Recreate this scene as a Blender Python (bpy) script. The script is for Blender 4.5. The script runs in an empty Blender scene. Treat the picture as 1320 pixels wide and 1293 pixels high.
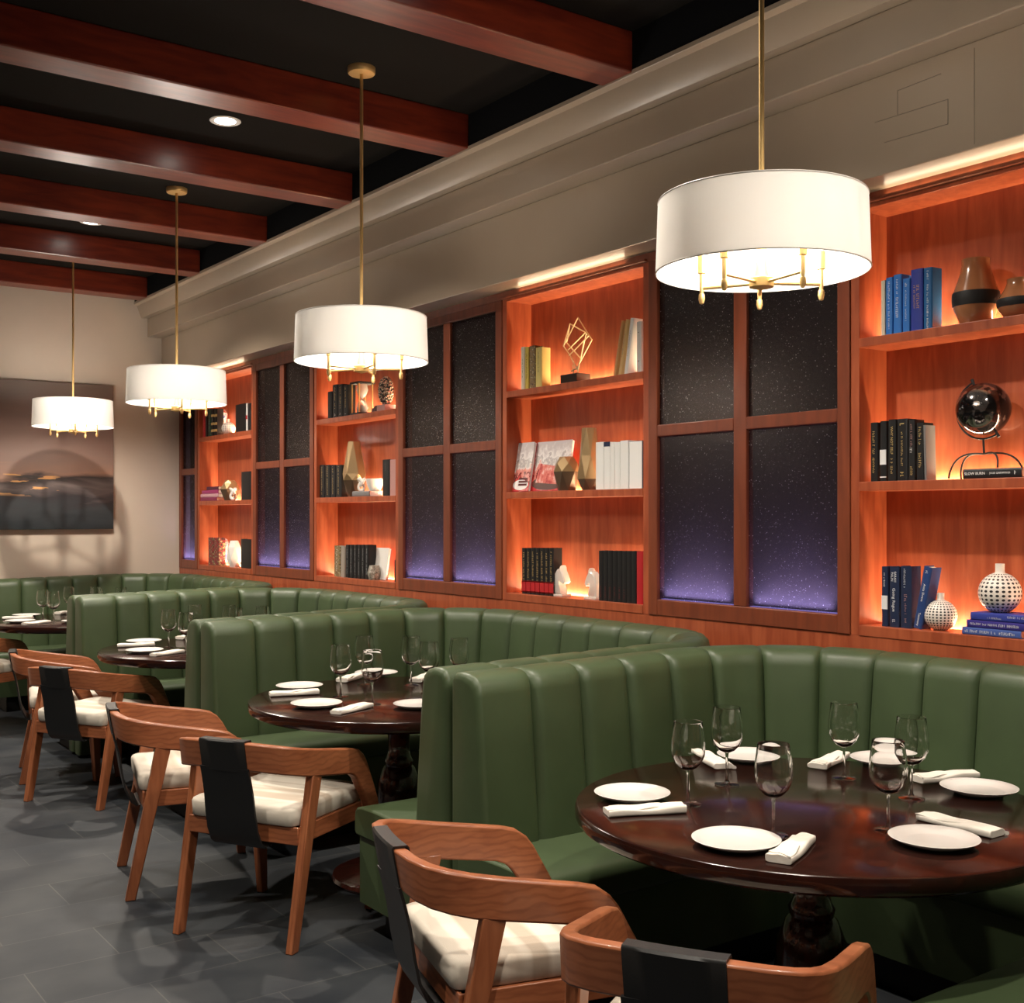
import bpy, bmesh, math, random
from mathutils import Vector, Matrix
random.seed(7)
PI = math.pi
scene = bpy.context.scene
COL = scene.collection
R = math.radians

# ------------------------------------------------------------------ camera and survey helpers
F, YAW, HZ, H = 1500.0, R(35.75), 666.0, 1.5
S_, C_ = math.sin(YAW), math.cos(YAW)
XW = 3.60                                   # face of the bookcases

def y_on_wall(px, X):
    """Y on the wall plane x = X seen at photo column px, and its depth."""
    a = (px - 660) / F
    d = X / (S_ + C_ * a)
    return d * (C_ - S_ * a), d

def yz_on_wall(px, py, X):
    y, d = y_on_wall(px, X)
    return y, H - (py - HZ) * d / F

def on_level(px, py, z):
    d = F * (H - z) / (py - HZ)
    l = (px - 660) / F * d
    return d * S_ + l * C_, d * C_ - l * S_

cam_d = bpy.data.cameras.new('camera')
cam = bpy.data.objects.new('camera', cam_d)
COL.objects.link(cam)
cam.location = (0, 0, H)
cam.rotation_euler = (PI / 2, 0, -YAW)
cam_d.sensor_width = 36
cam_d.lens = F / 1320 * 36
cam_d.shift_y = (HZ - 646.5) / 1320
cam_d.clip_start = 0.05
scene.camera = cam
vs = scene.view_settings
vs.view_transform = 'Standard'
vs.look = 'None'
vs.gamma = 1
vs.exposure = 0.5
try:
    scene.cycles.use_denoising = True
    scene.cycles.max_bounces = 10
    scene.cycles.transmission_bounces = 10
    scene.cycles.transparent_max_bounces = 12
    scene.cycles.sample_clamp_indirect = 4
except Exception:
    pass

# ------------------------------------------------------------------ materials
def nodes_of(name):
    m = bpy.data.materials.new(name)
    m.use_nodes = True
    nt = m.node_tree
    return m, nt, nt.nodes['Principled BSDF']

def mat(name, col, rough=0.5, metal=0.0, coat=0.0, trans=0.0, ior=1.45, emit=None, estr=0.0, spec=None, coat_rough=0.1):
    m, nt, p = nodes_of(name)
    p.inputs['Base Color'].default_value = (*col, 1)
    p.inputs['Roughness'].default_value = rough
    p.inputs['Metallic'].default_value = metal
    p.inputs['Coat Weight'].default_value = coat
    p.inputs['Coat Roughness'].default_value = coat_rough
    p.inputs['Transmission Weight'].default_value = trans
    p.inputs['IOR'].default_value = ior
    if spec is not None:
        p.inputs['Specular IOR Level'].default_value = spec
    if emit:
        p.inputs['Emission Color'].default_value = (*emit, 1)
        p.inputs['Emission Strength'].default_value = estr
    return m

def lk(nt, a, b):
    nt.links.new(a, b)

def add(nt, kind, **kw):
    n = nt.nodes.new(kind)
    for k, v in kw.items():
        setattr(n, k, v)
    return n

def ramp(nt, stops):
    r = add(nt, 'ShaderNodeValToRGB')
    els = r.color_ramp.elements
    while len(els) > 1:
        els.remove(els[-1])
    els[0].position = stops[0][0]
    els[0].color = (*stops[0][1], 1)
    for p, c in stops[1:]:
        e = els.new(p)
        e.color = (*c, 1)
    return r

def bump(nt, p, height_socket, strength=0.3, dist=0.01):
    b = add(nt, 'ShaderNodeBump')
    b.inputs['Strength'].default_value = strength
    b.inputs['Distance'].default_value = dist
    lk(nt, height_socket, b.inputs['Height'])
    lk(nt, b.outputs['Normal'], p.inputs['Normal'])
    return b

def coords(nt, scale=(1, 1, 1), rot=(0, 0, 0), kind='Object'):
    tc = add(nt, 'ShaderNodeTexCoord')
    mp = add(nt, 'ShaderNodeMapping')
    mp.inputs['Scale'].default_value = scale
    mp.inputs['Rotation'].default_value = rot
    lk(nt, tc.outputs[kind], mp.inputs['Vector'])
    return mp.outputs['Vector']

def wood(name, dark, light, rough=0.4, coat=0.0, scale=(2, 2, 14), contrast=(0.35, 0.7), grain=None, coat_rough=0.1):
    m, nt, p = nodes_of(name)
    v = coords(nt, scale)
    n = add(nt, 'ShaderNodeTexNoise')
    n.inputs['Scale'].default_value = 3.0
    n.inputs['Detail'].default_value = 6
    n.inputs['Distortion'].default_value = 0.6
    lk(nt, v, n.inputs['Vector'])
    r = ramp(nt, [(contrast[0], dark), (contrast[1], light)])
    lk(nt, n.outputs['Fac'], r.inputs['Fac'])
    out = r.outputs['Color']
    if grain:
        w = add(nt, 'ShaderNodeTexWave', wave_type='BANDS', bands_direction=grain[0])
        w.inputs['Scale'].default_value = grain[1]
        w.inputs['Distortion'].default_value = grain[2]
        w.inputs['Detail'].default_value = 2
        w.inputs['Detail Scale'].default_value = 0.8
        lk(nt, coords(nt, grain[3]), w.inputs['Vector'])
        mx = add(nt, 'ShaderNodeMix', data_type='RGBA', blend_type='MULTIPLY')
        mx.inputs[0].default_value = 0.5
        r2 = ramp(nt, [(0.0, (0.62, 0.55, 0.50)), (0.5, (1, 1, 1))])
        lk(nt, w.outputs['Fac'], r2.inputs['Fac'])
        lk(nt, out, mx.inputs[6])
        lk(nt, r2.outputs['Color'], mx.inputs[7])
        out = mx.outputs[2]
    lk(nt, out, p.inputs['Base Color'])
    p.inputs['Roughness'].default_value = rough
    p.inputs['Coat Weight'].default_value = coat
    p.inputs['Coat Roughness'].default_value = coat_rough
    bump(nt, p, n.outputs['Fac'], 0.08, 0.004)
    return m

M = {}
M['case_wood'] = wood('orange cherry wood', (0.28, 0.054, 0.019), (0.42, 0.101, 0.038), 0.42, 0.1, (9, 9, 1.2))
M['frame_wood'] = wood('cherry wood in painted shade', (0.150, 0.033, 0.013), (0.225, 0.052, 0.020), 0.42, 0.1, (7, 7, 1.0))  # the case wood again, its dimmer light put into the colour
M['beam_wood'] = wood('dark red mahogany', (0.105, 0.012, 0.006), (0.20, 0.028, 0.010), 0.34, 0.2, (1.2, 8, 8), coat_rough=0.22)
M['table_wood'] = wood('espresso table wood', (0.012, 0.004, 0.003), (0.024, 0.0065, 0.004), 0.14, 0.15, (3, 9, 9), coat_rough=0.08)
M['table_wood'].node_tree.nodes['Principled BSDF'].inputs['Specular IOR Level'].default_value = 0.36
M['table_edge'] = wood('reddish table leg wood', (0.040, 0.010, 0.007), (0.080, 0.016, 0.010), 0.18, 0.6, (3, 9, 9), coat_rough=0.06)
M['chair_wood'] = wood('warm ash rail wood', (0.28, 0.088, 0.036), (0.39, 0.134, 0.056), 0.36, 0.15, (3, 3, 12),
                       grain=('Z', 16, 7.0, (0.9, 0.9, 1.0)))
M['leg_wood'] = wood('warm ash leg wood', (0.26, 0.082, 0.033), (0.36, 0.124, 0.051), 0.36, 0.15, (14, 14, 2),
                     grain=('X', 22, 2.5, (1.0, 1.0, 0.12)))

def leather(name, col, rough):
    m, nt, p = nodes_of(name)
    v = coords(nt)
    n = add(nt, 'ShaderNodeTexNoise')
    n.inputs['Scale'].default_value = 5
    n.inputs['Detail'].default_value = 3
    lk(nt, v, n.inputs['Vector'])
    r = ramp(nt, [(0.3, tuple(c * 0.86 for c in col)), (0.7, tuple(c * 1.1 for c in col))])
    lk(nt, n.outputs['Fac'], r.inputs['Fac'])
    lk(nt, r.outputs['Color'], p.inputs['Base Color'])
    p.inputs['Roughness'].default_value = rough
    vo = add(nt, 'ShaderNodeTexVoronoi')
    vo.inputs['Scale'].default_value = 260
    lk(nt, v, vo.inputs['Vector'])
    bump(nt, p, vo.outputs['Distance'], 0.10, 0.001)
    return m

M['green'] = leather('olive green vinyl', (0.050, 0.077, 0.033), 0.46)
M['black_leather'] = leather('black leather', (0.010, 0.010, 0.010), 0.42)
M['black'] = mat('matt black', (0.008, 0.008, 0.009), 0.6)
M['white_china'] = mat('white china', (0.72, 0.69, 0.65), 0.22, coat=0.3)
M['steel'] = mat('polished steel', (0.62, 0.6, 0.57), 0.22, 1.0)
M['brass'] = mat('brushed brass', (0.80, 0.54, 0.22), 0.42, 0.75)
M['bronze'] = mat('aged bronze', (0.42, 0.29, 0.15), 0.34, 0.75)
M['bronze_dark'] = mat('dark bronze', (0.10, 0.065, 0.04), 0.45, 0.4)
M['glass'] = mat('clear glass', (1, 1, 1), 0.0, trans=1.0, ior=1.45)
M['paper'] = mat('cream paper', (0.78, 0.68, 0.52), 0.8)
M['white_paper'] = mat('white paper', (0.78, 0.78, 0.76), 0.7)
M['gold'] = mat('gold foil', (0.75, 0.55, 0.22), 0.4, 0.5)
M['white_ink'] = mat('white ink', (0.75, 0.75, 0.75), 0.5)
M['red_ink'] = mat('dark red ink', (0.22, 0.03, 0.03), 0.5)
M['ceiling'] = mat('dark brown ceiling paint', (0.010, 0.0085, 0.007), 0.9, spec=0.08)
M['ceiling_dark'] = mat('near black paint', (0.007, 0.007, 0.0075), 0.9, spec=0.05)
M['white_trim'] = mat('white enamel', (0.8, 0.78, 0.74), 0.4)
M['lens'] = mat('lit lamp lens', (1, 1, 1), 0.5, emit=(1.0, 0.93, 0.82), estr=18)
M['led'] = mat('warm light strip', (1, 0.8, 0.5), 0.5, emit=(1.0, 0.62, 0.22), estr=4.0)
M['led_blue'] = mat('violet light strip', (0.5, 0.5, 1), 0.5, emit=(0.35, 0.32, 1.0), estr=1.5)
M['bulb'] = mat('lit bulb', (1, 1, 1), 0.5, emit=(1.0, 0.86, 0.66), estr=4)

def fabric_shade():
    m, nt, p = nodes_of('white linen shade')
    out = nt.nodes['Material Output']
    p.inputs['Base Color'].default_value = (0.90, 0.885, 0.86, 1)
    p.inputs['Roughness'].default_value = 0.9
    t = add(nt, 'ShaderNodeBsdfTranslucent')
    t.inputs['Color'].default_value = (0.80, 0.79, 0.77, 1)
    mx = add(nt, 'ShaderNodeMixShader')
    mx.inputs[0].default_value = 0.44
    lk(nt, p.outputs[0], mx.inputs[1])
    lk(nt, t.outputs[0], mx.inputs[2])
    lk(nt, mx.outputs[0], out.inputs['Surface'])
    w = add(nt, 'ShaderNodeTexNoise')
    w.inputs['Scale'].default_value = 220
    lk(nt, coords(nt), w.inputs['Vector'])
    bump(nt, p, w.outputs['Fac'], 0.1, 0.001)
    return m
M['shade'] = fabric_shade()

def painted_wall(name, col, rough=0.42):
    m, nt, p = nodes_of(name)
    n = add(nt, 'ShaderNodeTexNoise')
    n.inputs['Scale'].default_value = 1.6
    n.inputs['Detail'].default_value = 5
    lk(nt, coords(nt), n.inputs['Vector'])
    r = ramp(nt, [(0.3, tuple(c * 0.93 for c in col)), (0.7, tuple(c * 1.05 for c in col))])
    lk(nt, n.outputs['Fac'], r.inputs['Fac'])
    lk(nt, r.outputs['Color'], p.inputs['Base Color'])
    p.inputs['Roughness'].default_value = rough
    n2 = add(nt, 'ShaderNodeTexNoise')
    n2.inputs['Scale'].default_value = 55
    lk(nt, coords(nt), n2.inputs['Vector'])
    bump(nt, p, n2.outputs['Fac'], 0.06, 0.004)
    return m
M['soffit'] = painted_wall('taupe satin paint', (0.35, 0.275, 0.20), 0.32)
M['far_wall'] = painted_wall('beige matt paint', (0.58, 0.49, 0.40), 0.7)

def floor_mat():
    m, nt, p = nodes_of('dark slate floor tile')
    v = coords(nt)
    br = add(nt, 'ShaderNodeTexBrick')
    br.offset = 0.5
    br.inputs['Scale'].default_value = 1.0
    br.inputs['Brick Width'].default_value = 0.62
    br.inputs['Row Height'].default_value = 0.31
    br.inputs['Mortar Size'].default_value = 0.0022
    br.inputs['Mortar Smooth'].default_value = 0.2
    br.inputs['Color1'].default_value = (0.017, 0.021, 0.026, 1)
    br.inputs['Color2'].default_value = (0.034, 0.038, 0.044, 1)
    br.inputs['Mortar'].default_value = (0.060, 0.062, 0.062, 1)
    lk(nt, v, br.inputs['Vector'])
    n = add(nt, 'ShaderNodeTexNoise')
    n.inputs['Scale'].default_value = 2.6
    n.inputs['Detail'].default_value = 7
    lk(nt, v, n.inputs['Vector'])
    r = ramp(nt, [(0.34, (0.50, 0.56, 0.64)), (0.66, (1.42, 1.36, 1.26))])
    lk(nt, n.outputs['Fac'], r.inputs['Fac'])
    mx = add(nt, 'ShaderNodeMix', data_type='RGBA', blend_type='MULTIPLY')
    mx.inputs[0].default_value = 1.0
    lk(nt, br.outputs['Color'], mx.inputs[6])
    lk(nt, r.outputs['Color'], mx.inputs[7])
    lk(nt, mx.outputs[2], p.inputs['Base Color'])
    p.inputs['Roughness'].default_value = 0.55
    p.inputs['Specular IOR Level'].default_value = 0.30
    bump(nt, p, n.outputs['Fac'], 0.12, 0.01)
    return m
M['floor'] = floor_mat()

def cushion_mat():
    m, nt, p = nodes_of('cream striped upholstery')
    w = add(nt, 'ShaderNodeTexNoise')
    w.inputs['Scale'].default_value = 1.0
    w.inputs['Detail'].default_value = 1
    lk(nt, coords(nt, (1.0, 16.0, 1.0)), w.inputs['Vector'])
    r = ramp(nt, [(0.40, (0.50, 0.42, 0.33)), (0.52, (0.72, 0.66, 0.56))])
    lk(nt, w.outputs['Fac'], r.inputs['Fac'])
    lk(nt, r.outputs['Color'], p.inputs['Base Color'])
    p.inputs['Roughness'].default_value = 0.8
    n = add(nt, 'ShaderNodeTexNoise')
    n.inputs['Scale'].default_value = 120
    lk(nt, coords(nt, (1, 6, 1)), n.inputs['Vector'])
    bump(nt, p, n.outputs['Fac'], 0.15, 0.002)
    return m
M['cushion'] = cushion_mat()

def napkin_mat():
    m, nt, p = nodes_of('white linen napkin')
    p.inputs['Base Color'].default_value = (0.74, 0.69, 0.61, 1)
    p.inputs['Roughness'].default_value = 0.85
    n = add(nt, 'ShaderNodeTexNoise')
    n.inputs['Scale'].default_value = 22
    n.inputs['Detail'].default_value = 3
    lk(nt, coords(nt), n.inputs['Vector'])
    bump(nt, p, n.outputs['Fac'], 0.5, 0.006)
    return m
M['napkin'] = napkin_mat()

def pane_mat():
    m, nt, p = nodes_of('dark glass with painted glints')
    out = nt.nodes['Material Output']
    v = coords(nt)
    vo = add(nt, 'ShaderNodeTexVoronoi')
    vo.inputs['Scale'].default_value = 105
    lk(nt, v, vo.inputs['Vector'])
    n = add(nt, 'ShaderNodeTexNoise')
    n.inputs['Scale'].default_value = 55
    n.inputs['Detail'].default_value = 4
    lk(nt, v, n.inputs['Vector'])
    big = add(nt, 'ShaderNodeTexNoise')
    big.inputs['Scale'].default_value = 5
    lk(nt, v, big.inputs['Vector'])
    b = add(nt, 'ShaderNodeBump')
    b.inputs['Strength'].default_value = 0.6
    b.inputs['Distance'].default_value = 0.004
    lk(nt, n.outputs['Fac'], b.inputs['Height'])
    gl = add(nt, 'ShaderNodeBsdfGlossy')
    gl.inputs['Color'].default_value = (0.45, 0.40, 0.37, 1)
    gl.inputs['Roughness'].default_value = 0.30
    lk(nt, b.outputs['Normal'], gl.inputs['Normal'])
    tl = add(nt, 'ShaderNodeBsdfTranslucent')
    tl.inputs['Color'].default_value = (0.15, 0.14, 0.165, 1)
    tr = add(nt, 'ShaderNodeBsdfTransparent')
    tr.inputs['Color'].default_value = (0.72, 0.69, 0.70, 1)
    m1 = add(nt, 'ShaderNodeMixShader')
    m1.inputs[0].default_value = 0.30
    lk(nt, tr.outputs[0], m1.inputs[1])
    lk(nt, tl.outputs[0], m1.inputs[2])
    m2 = add(nt, 'ShaderNodeMixShader')
    m2.inputs[0].default_value = 0.13
    lk(nt, m1.outputs[0], m2.inputs[1])
    lk(nt, gl.outputs[0], m2.inputs[2])
    # glints on the textured glass, painted as white flecks by a fine cell pattern
    sep = add(nt, 'ShaderNodeSeparateColor')
    lk(nt, vo.outputs['Color'], sep.inputs[0])
    th = add(nt, 'ShaderNodeMath', operation='MULTIPLY_ADD')
    lk(nt, big.outputs['Fac'], th.inputs[0])
    th.inputs[1].default_value = 1.2
    th.inputs[2].default_value = 0.05
    lt = add(nt, 'ShaderNodeMath', operation='LESS_THAN')
    lk(nt, sep.outputs[0], lt.inputs[0])
    lk(nt, th.outputs[0], lt.inputs[1])
    rad = add(nt, 'ShaderNodeMath', operation='MULTIPLY')
    lk(nt, sep.outputs[1], rad.inputs[0])
    rad.inputs[1].default_value = 0.17
    l2 = add(nt, 'ShaderNodeMath', operation='LESS_THAN')
    lk(nt, vo.outputs['Distance'], l2.inputs[0])
    lk(nt, rad.outputs[0], l2.inputs[1])
    mu = add(nt, 'ShaderNodeMath', operation='MULTIPLY')
    lk(nt, lt.outputs[0], mu.inputs[0])
    lk(nt, l2.outputs[0], mu.inputs[1])
    df = add(nt, 'ShaderNodeBsdfDiffuse')
    df.inputs['Color'].default_value = (0.60, 0.58, 0.57, 1)
    tw = add(nt, 'ShaderNodeBsdfTranslucent')
    tw.inputs['Color'].default_value = (0.9, 0.9, 0.9, 1)
    sd = add(nt, 'ShaderNodeMixShader')
    sd.inputs[0].default_value = 0.75
    lk(nt, df.outputs[0], sd.inputs[1])
    lk(nt, tw.outputs[0], sd.inputs[2])
    m3 = add(nt, 'ShaderNodeMixShader')
    lk(nt, mu.outputs[0], m3.inputs[0])
    lk(nt, m2.outputs[0], m3.inputs[1])
    lk(nt, sd.outputs[0], m3.inputs[2])
    lk(nt, m3.outputs[0], out.inputs['Surface'])
    return m
M['pane'] = pane_mat()
M['pane_back'] = mat('dark backing board', (0.060, 0.050, 0.050), 0.7)

def painting_mat():
    m, nt, p = nodes_of('abstract dusk seascape paint')
    tc = add(nt, 'ShaderNodeTexCoord')
    sep = add(nt, 'ShaderNodeSeparateXYZ')
    lk(nt, tc.outputs['Generated'], sep.inputs[0])
    n = add(nt, 'ShaderNodeTexNoise')
    n.inputs['Scale'].default_value = 1.0
    n.inputs['Detail'].default_value = 7
    n.inputs['Distortion'].default_value = 0.4
    lk(nt, coords(nt, (1.6, 1, 7.0)), n.inputs['Vector'])
    ma = add(nt, 'ShaderNodeMath', operation='MULTIPLY_ADD')
    ma.inputs[1].default_value = 0.30
    lk(nt, n.outputs['Fac'], ma.inputs[0])
    sh = add(nt, 'ShaderNodeMath', operation='SUBTRACT')
    lk(nt, sep.outputs['Z'], sh.inputs[0])
    sh.inputs[1].default_value = 0.15
    lk(nt, sh.outputs[0], ma.inputs[2])
    r = ramp(nt, [(0.0, (0.010, 0.016, 0.020)), (0.12, (0.030, 0.035, 0.040)), (0.20, (0.028, 0.024, 0.028)), (0.27, (0.14, 0.11, 0.105)),
                  (0.33, (0.035, 0.027, 0.027)), (0.38, (0.30, 0.17, 0.12)), (0.50, (0.24, 0.155, 0.125)), (0.75, (0.21, 0.125, 0.10)), (1.0, (0.13, 0.09, 0.07))])
    lk(nt, ma.outputs[0], r.inputs['Fac'])
    n2 = add(nt, 'ShaderNodeTexNoise')
    n2.inputs['Scale'].default_value = 1.0
    n2.inputs['Detail'].default_value = 5
    lk(nt, coords(nt, (3.0, 1, 26.0)), n2.inputs['Vector'])
    gate = add(nt, 'ShaderNodeMath', operation='GREATER_THAN')
    gate.inputs[1].default_value = 0.61
    lk(nt, n2.outputs['Fac'], gate.inputs[0])
    band = ramp(nt, [(0.22, (0, 0, 0)), (0.25, (1, 1, 1)), (0.42, (1, 1, 1)), (0.45, (0, 0, 0))])
    lk(nt, sep.outputs['Z'], band.inputs['Fac'])
    side = ramp(nt, [(0.0, (1, 1, 1)), (0.66, (1, 1, 1)), (0.72, (0, 0, 0))])
    lk(nt, sep.outputs['X'], side.inputs['Fac'])
    g1 = add(nt, 'ShaderNodeMath', operation='MULTIPLY')
    lk(nt, gate.outputs[0], g1.inputs[0])
    lk(nt, band.outputs['Color'], g1.inputs[1])
    g2 = add(nt, 'ShaderNodeMath', operation='MULTIPLY')
    lk(nt, g1.outputs[0], g2.inputs[0])
    lk(nt, side.outputs['Color'], g2.inputs[1])
    mx = add(nt, 'ShaderNodeMix', data_type='RGBA')
    mx.inputs[7].default_value = (0.75, 0.38, 0.14, 1)
    lk(nt, g2.outputs[0], mx.inputs[0])
    lk(nt, r.outputs['Color'], mx.inputs[6])
    lk(nt, mx.outputs[2], p.inputs['Base Color'])
    p.inputs['Roughness'].default_value = 0.5
    return m
M['painting'] = painting_mat()

def dotted_mat(name, cols, rows):
    m, nt, p = nodes_of(name)
    tc = add(nt, 'ShaderNodeTexCoord')
    sep = add(nt, 'ShaderNodeSeparateXYZ')
    lk(nt, tc.outputs['Object'], sep.inputs[0])
    at = add(nt, 'ShaderNodeMath', operation='ARCTAN2')
    lk(nt, sep.outputs['Y'], at.inputs[0])
    lk(nt, sep.outputs['X'], at.inputs[1])
    u = add(nt, 'ShaderNodeMath', operation='MULTIPLY')
    u.inputs[1].default_value = cols / (2 * PI)
    lk(nt, at.outputs[0], u.inputs[0])
    ln = add(nt, 'ShaderNodeVectorMath', operation='LENGTH')
    lk(nt, tc.outputs['Object'], ln.inputs[0])
    dv = add(nt, 'ShaderNodeMath', operation='DIVIDE')
    lk(nt, sep.outputs['Z'], dv.inputs[0])
    lk(nt, ln.outputs['Value'], dv.inputs[1])
    asn = add(nt, 'ShaderNodeMath', operation='ARCSINE')
    lk(nt, dv.outputs[0], asn.inputs[0])
    vv = add(nt, 'ShaderNodeMath', operation='MULTIPLY')
    vv.inputs[1].default_value = rows / PI
    lk(nt, asn.outputs[0], vv.inputs[0])
    parts = []
    for s, k in ((u, 1.0), (vv, 1.0)):
        fr = add(nt, 'ShaderNodeMath', operation='FRACT')
        lk(nt, s.outputs[0], fr.inputs[0])
        sb = add(nt, 'ShaderNodeMath', operation='SUBTRACT')
        sb.inputs[1].default_value = 0.5
        lk(nt, fr.outputs[0], sb.inputs[0])
        sq = add(nt, 'ShaderNodeMath', operation='MULTIPLY')
        lk(nt, sb.outputs[0], sq.inputs[0])
        lk(nt, sb.outputs[0], sq.inputs[1])
        parts.append(sq)
    sm = add(nt, 'ShaderNodeMath', operation='ADD')
    lk(nt, parts[0].outputs[0], sm.inputs[0])
    lk(nt, parts[1].outputs[0], sm.inputs[1])
    r = ramp(nt, [(0.075, (0.012, 0.012, 0.012)), (0.095, (0.80, 0.75, 0.68))])
    lk(nt, sm.outputs[0], r.inputs['Fac'])
    lk(nt, r.outputs['Color'], p.inputs['Base Color'])
    p.inputs['Roughness'].default_value = 0.4
    return m
M['dots_small'] = dotted_mat('white ceramic with many black dots', 26, 17)
M['dots_large'] = dotted_mat('white ceramic with black square dots', 22, 15)

def mottled(name, c, scale=40, rough=0.5, thr=(0.35, 0.45, 0.55, 0.65)):
    m, nt, p = nodes_of(name)
    n = add(nt, 'ShaderNodeTexNoise')
    n.inputs['Scale'].default_value = scale
    n.inputs['Detail'].default_value = 3
    lk(nt, coords(nt), n.inputs['Vector'])
    r = ramp(nt, list(zip(thr, c)))
    lk(nt, n.outputs['Fac'], r.inputs['Fac'])
    lk(nt, r.outputs['Color'], p.inputs['Base Color'])
    p.inputs['Roughness'].default_value = rough
    return m
M['globe'] = mottled('smoked chrome globe', [(0.03, 0.028, 0.03), (0.05, 0.045, 0.045), (0.30, 0.27, 0.26), (0.33, 0.30, 0.29)], 11, 0.10, (0.3, 0.52, 0.54, 0.7))
M['globe'].node_tree.nodes['Principled BSDF'].inputs['Metallic'].default_value = 0.9
M['mottled_book'] = mottled('mottled brown cover', [(0.05, 0.03, 0.02), (0.30, 0.20, 0.08), (0.08, 0.06, 0.04), (0.5, 0.42, 0.25)], 60)
M['patterned_book'] = mottled('gold red and black cover', [(0.02, 0.02, 0.015), (0.35, 0.02, 0.03), (0.03, 0.03, 0.02), (0.5, 0.4, 0.2)], 45)
M['knot'] = mottled('red white and blue glaze', [(0.05, 0.10, 0.35), (0.75, 0.72, 0.7), (0.55, 0.05, 0.05), (0.75, 0.72, 0.7)], 16, 0.3)
M['amber'] = mat('amber wood vase', (0.40, 0.17, 0.075), 0.18, coat=0.8)
M['white_stone'] = mat('frosted crystal', (0.86, 0.82, 0.76), 0.15, trans=0.35)

def cookbook_mat():
    m, nt, p = nodes_of('cake photograph cover')
    tc = add(nt, 'ShaderNodeTexCoord')
    sep = add(nt, 'ShaderNodeSeparateXYZ')
    lk(nt, tc.outputs['Generated'], sep.inputs[0])
    n = add(nt, 'ShaderNodeTexNoise')
    n.inputs['Scale'].default_value = 26
    n.inputs['Detail'].default_value = 4
    lk(nt, coords(nt), n.inputs['Vector'])
    ma = add(nt, 'ShaderNodeMath', operation='MULTIPLY_ADD')
    ma.inputs[1].default_value = 0.9
    lk(nt, n.outputs['Fac'], ma.inputs[0])
    sb = add(nt, 'ShaderNodeMath', operation='SUBTRACT')
    sb.inputs[1].default_value = 0.45
    lk(nt, sep.outputs['Z'], sb.inputs[0])
    lk(nt, sb.outputs[0], ma.inputs[2])
    r = ramp(nt, [(0.0, (0.45, 0.03, 0.04)), (0.18, (0.62, 0.10, 0.09)), (0.27, (0.10, 0.02, 0.02)), (0.32, (0.66, 0.22, 0.18)), (0.45, (0.70, 0.30, 0.26)),
                  (0.50, (0.75, 0.70, 0.66)), (0.62, (0.42, 0.38, 0.38)), (0.70, (0.78, 0.74, 0.72)), (0.9, (0.55, 0.50, 0.50))])
    lk(nt, ma.outputs[0], r.inputs['Fac'])
    lk(nt, r.outputs['Color'], p.inputs['Base Color'])
    p.inputs['Roughness'].default_value = 0.25
    return m
M['cookbook'] = cookbook_mat()
M['beads'] = mottled('black and cream beads', [(0.02, 0.02, 0.02), (0.03, 0.025, 0.02), (0.75, 0.68, 0.5), (0.3, 0.04, 0.03)], 70, 0.3, (0.3, 0.5, 0.52, 0.62))

def plain(name, col, rough=0.45):
    k = 'plain_' + name
    if k not in M:
        M[k] = mat(name, col, rough)
    return M[k]

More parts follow.
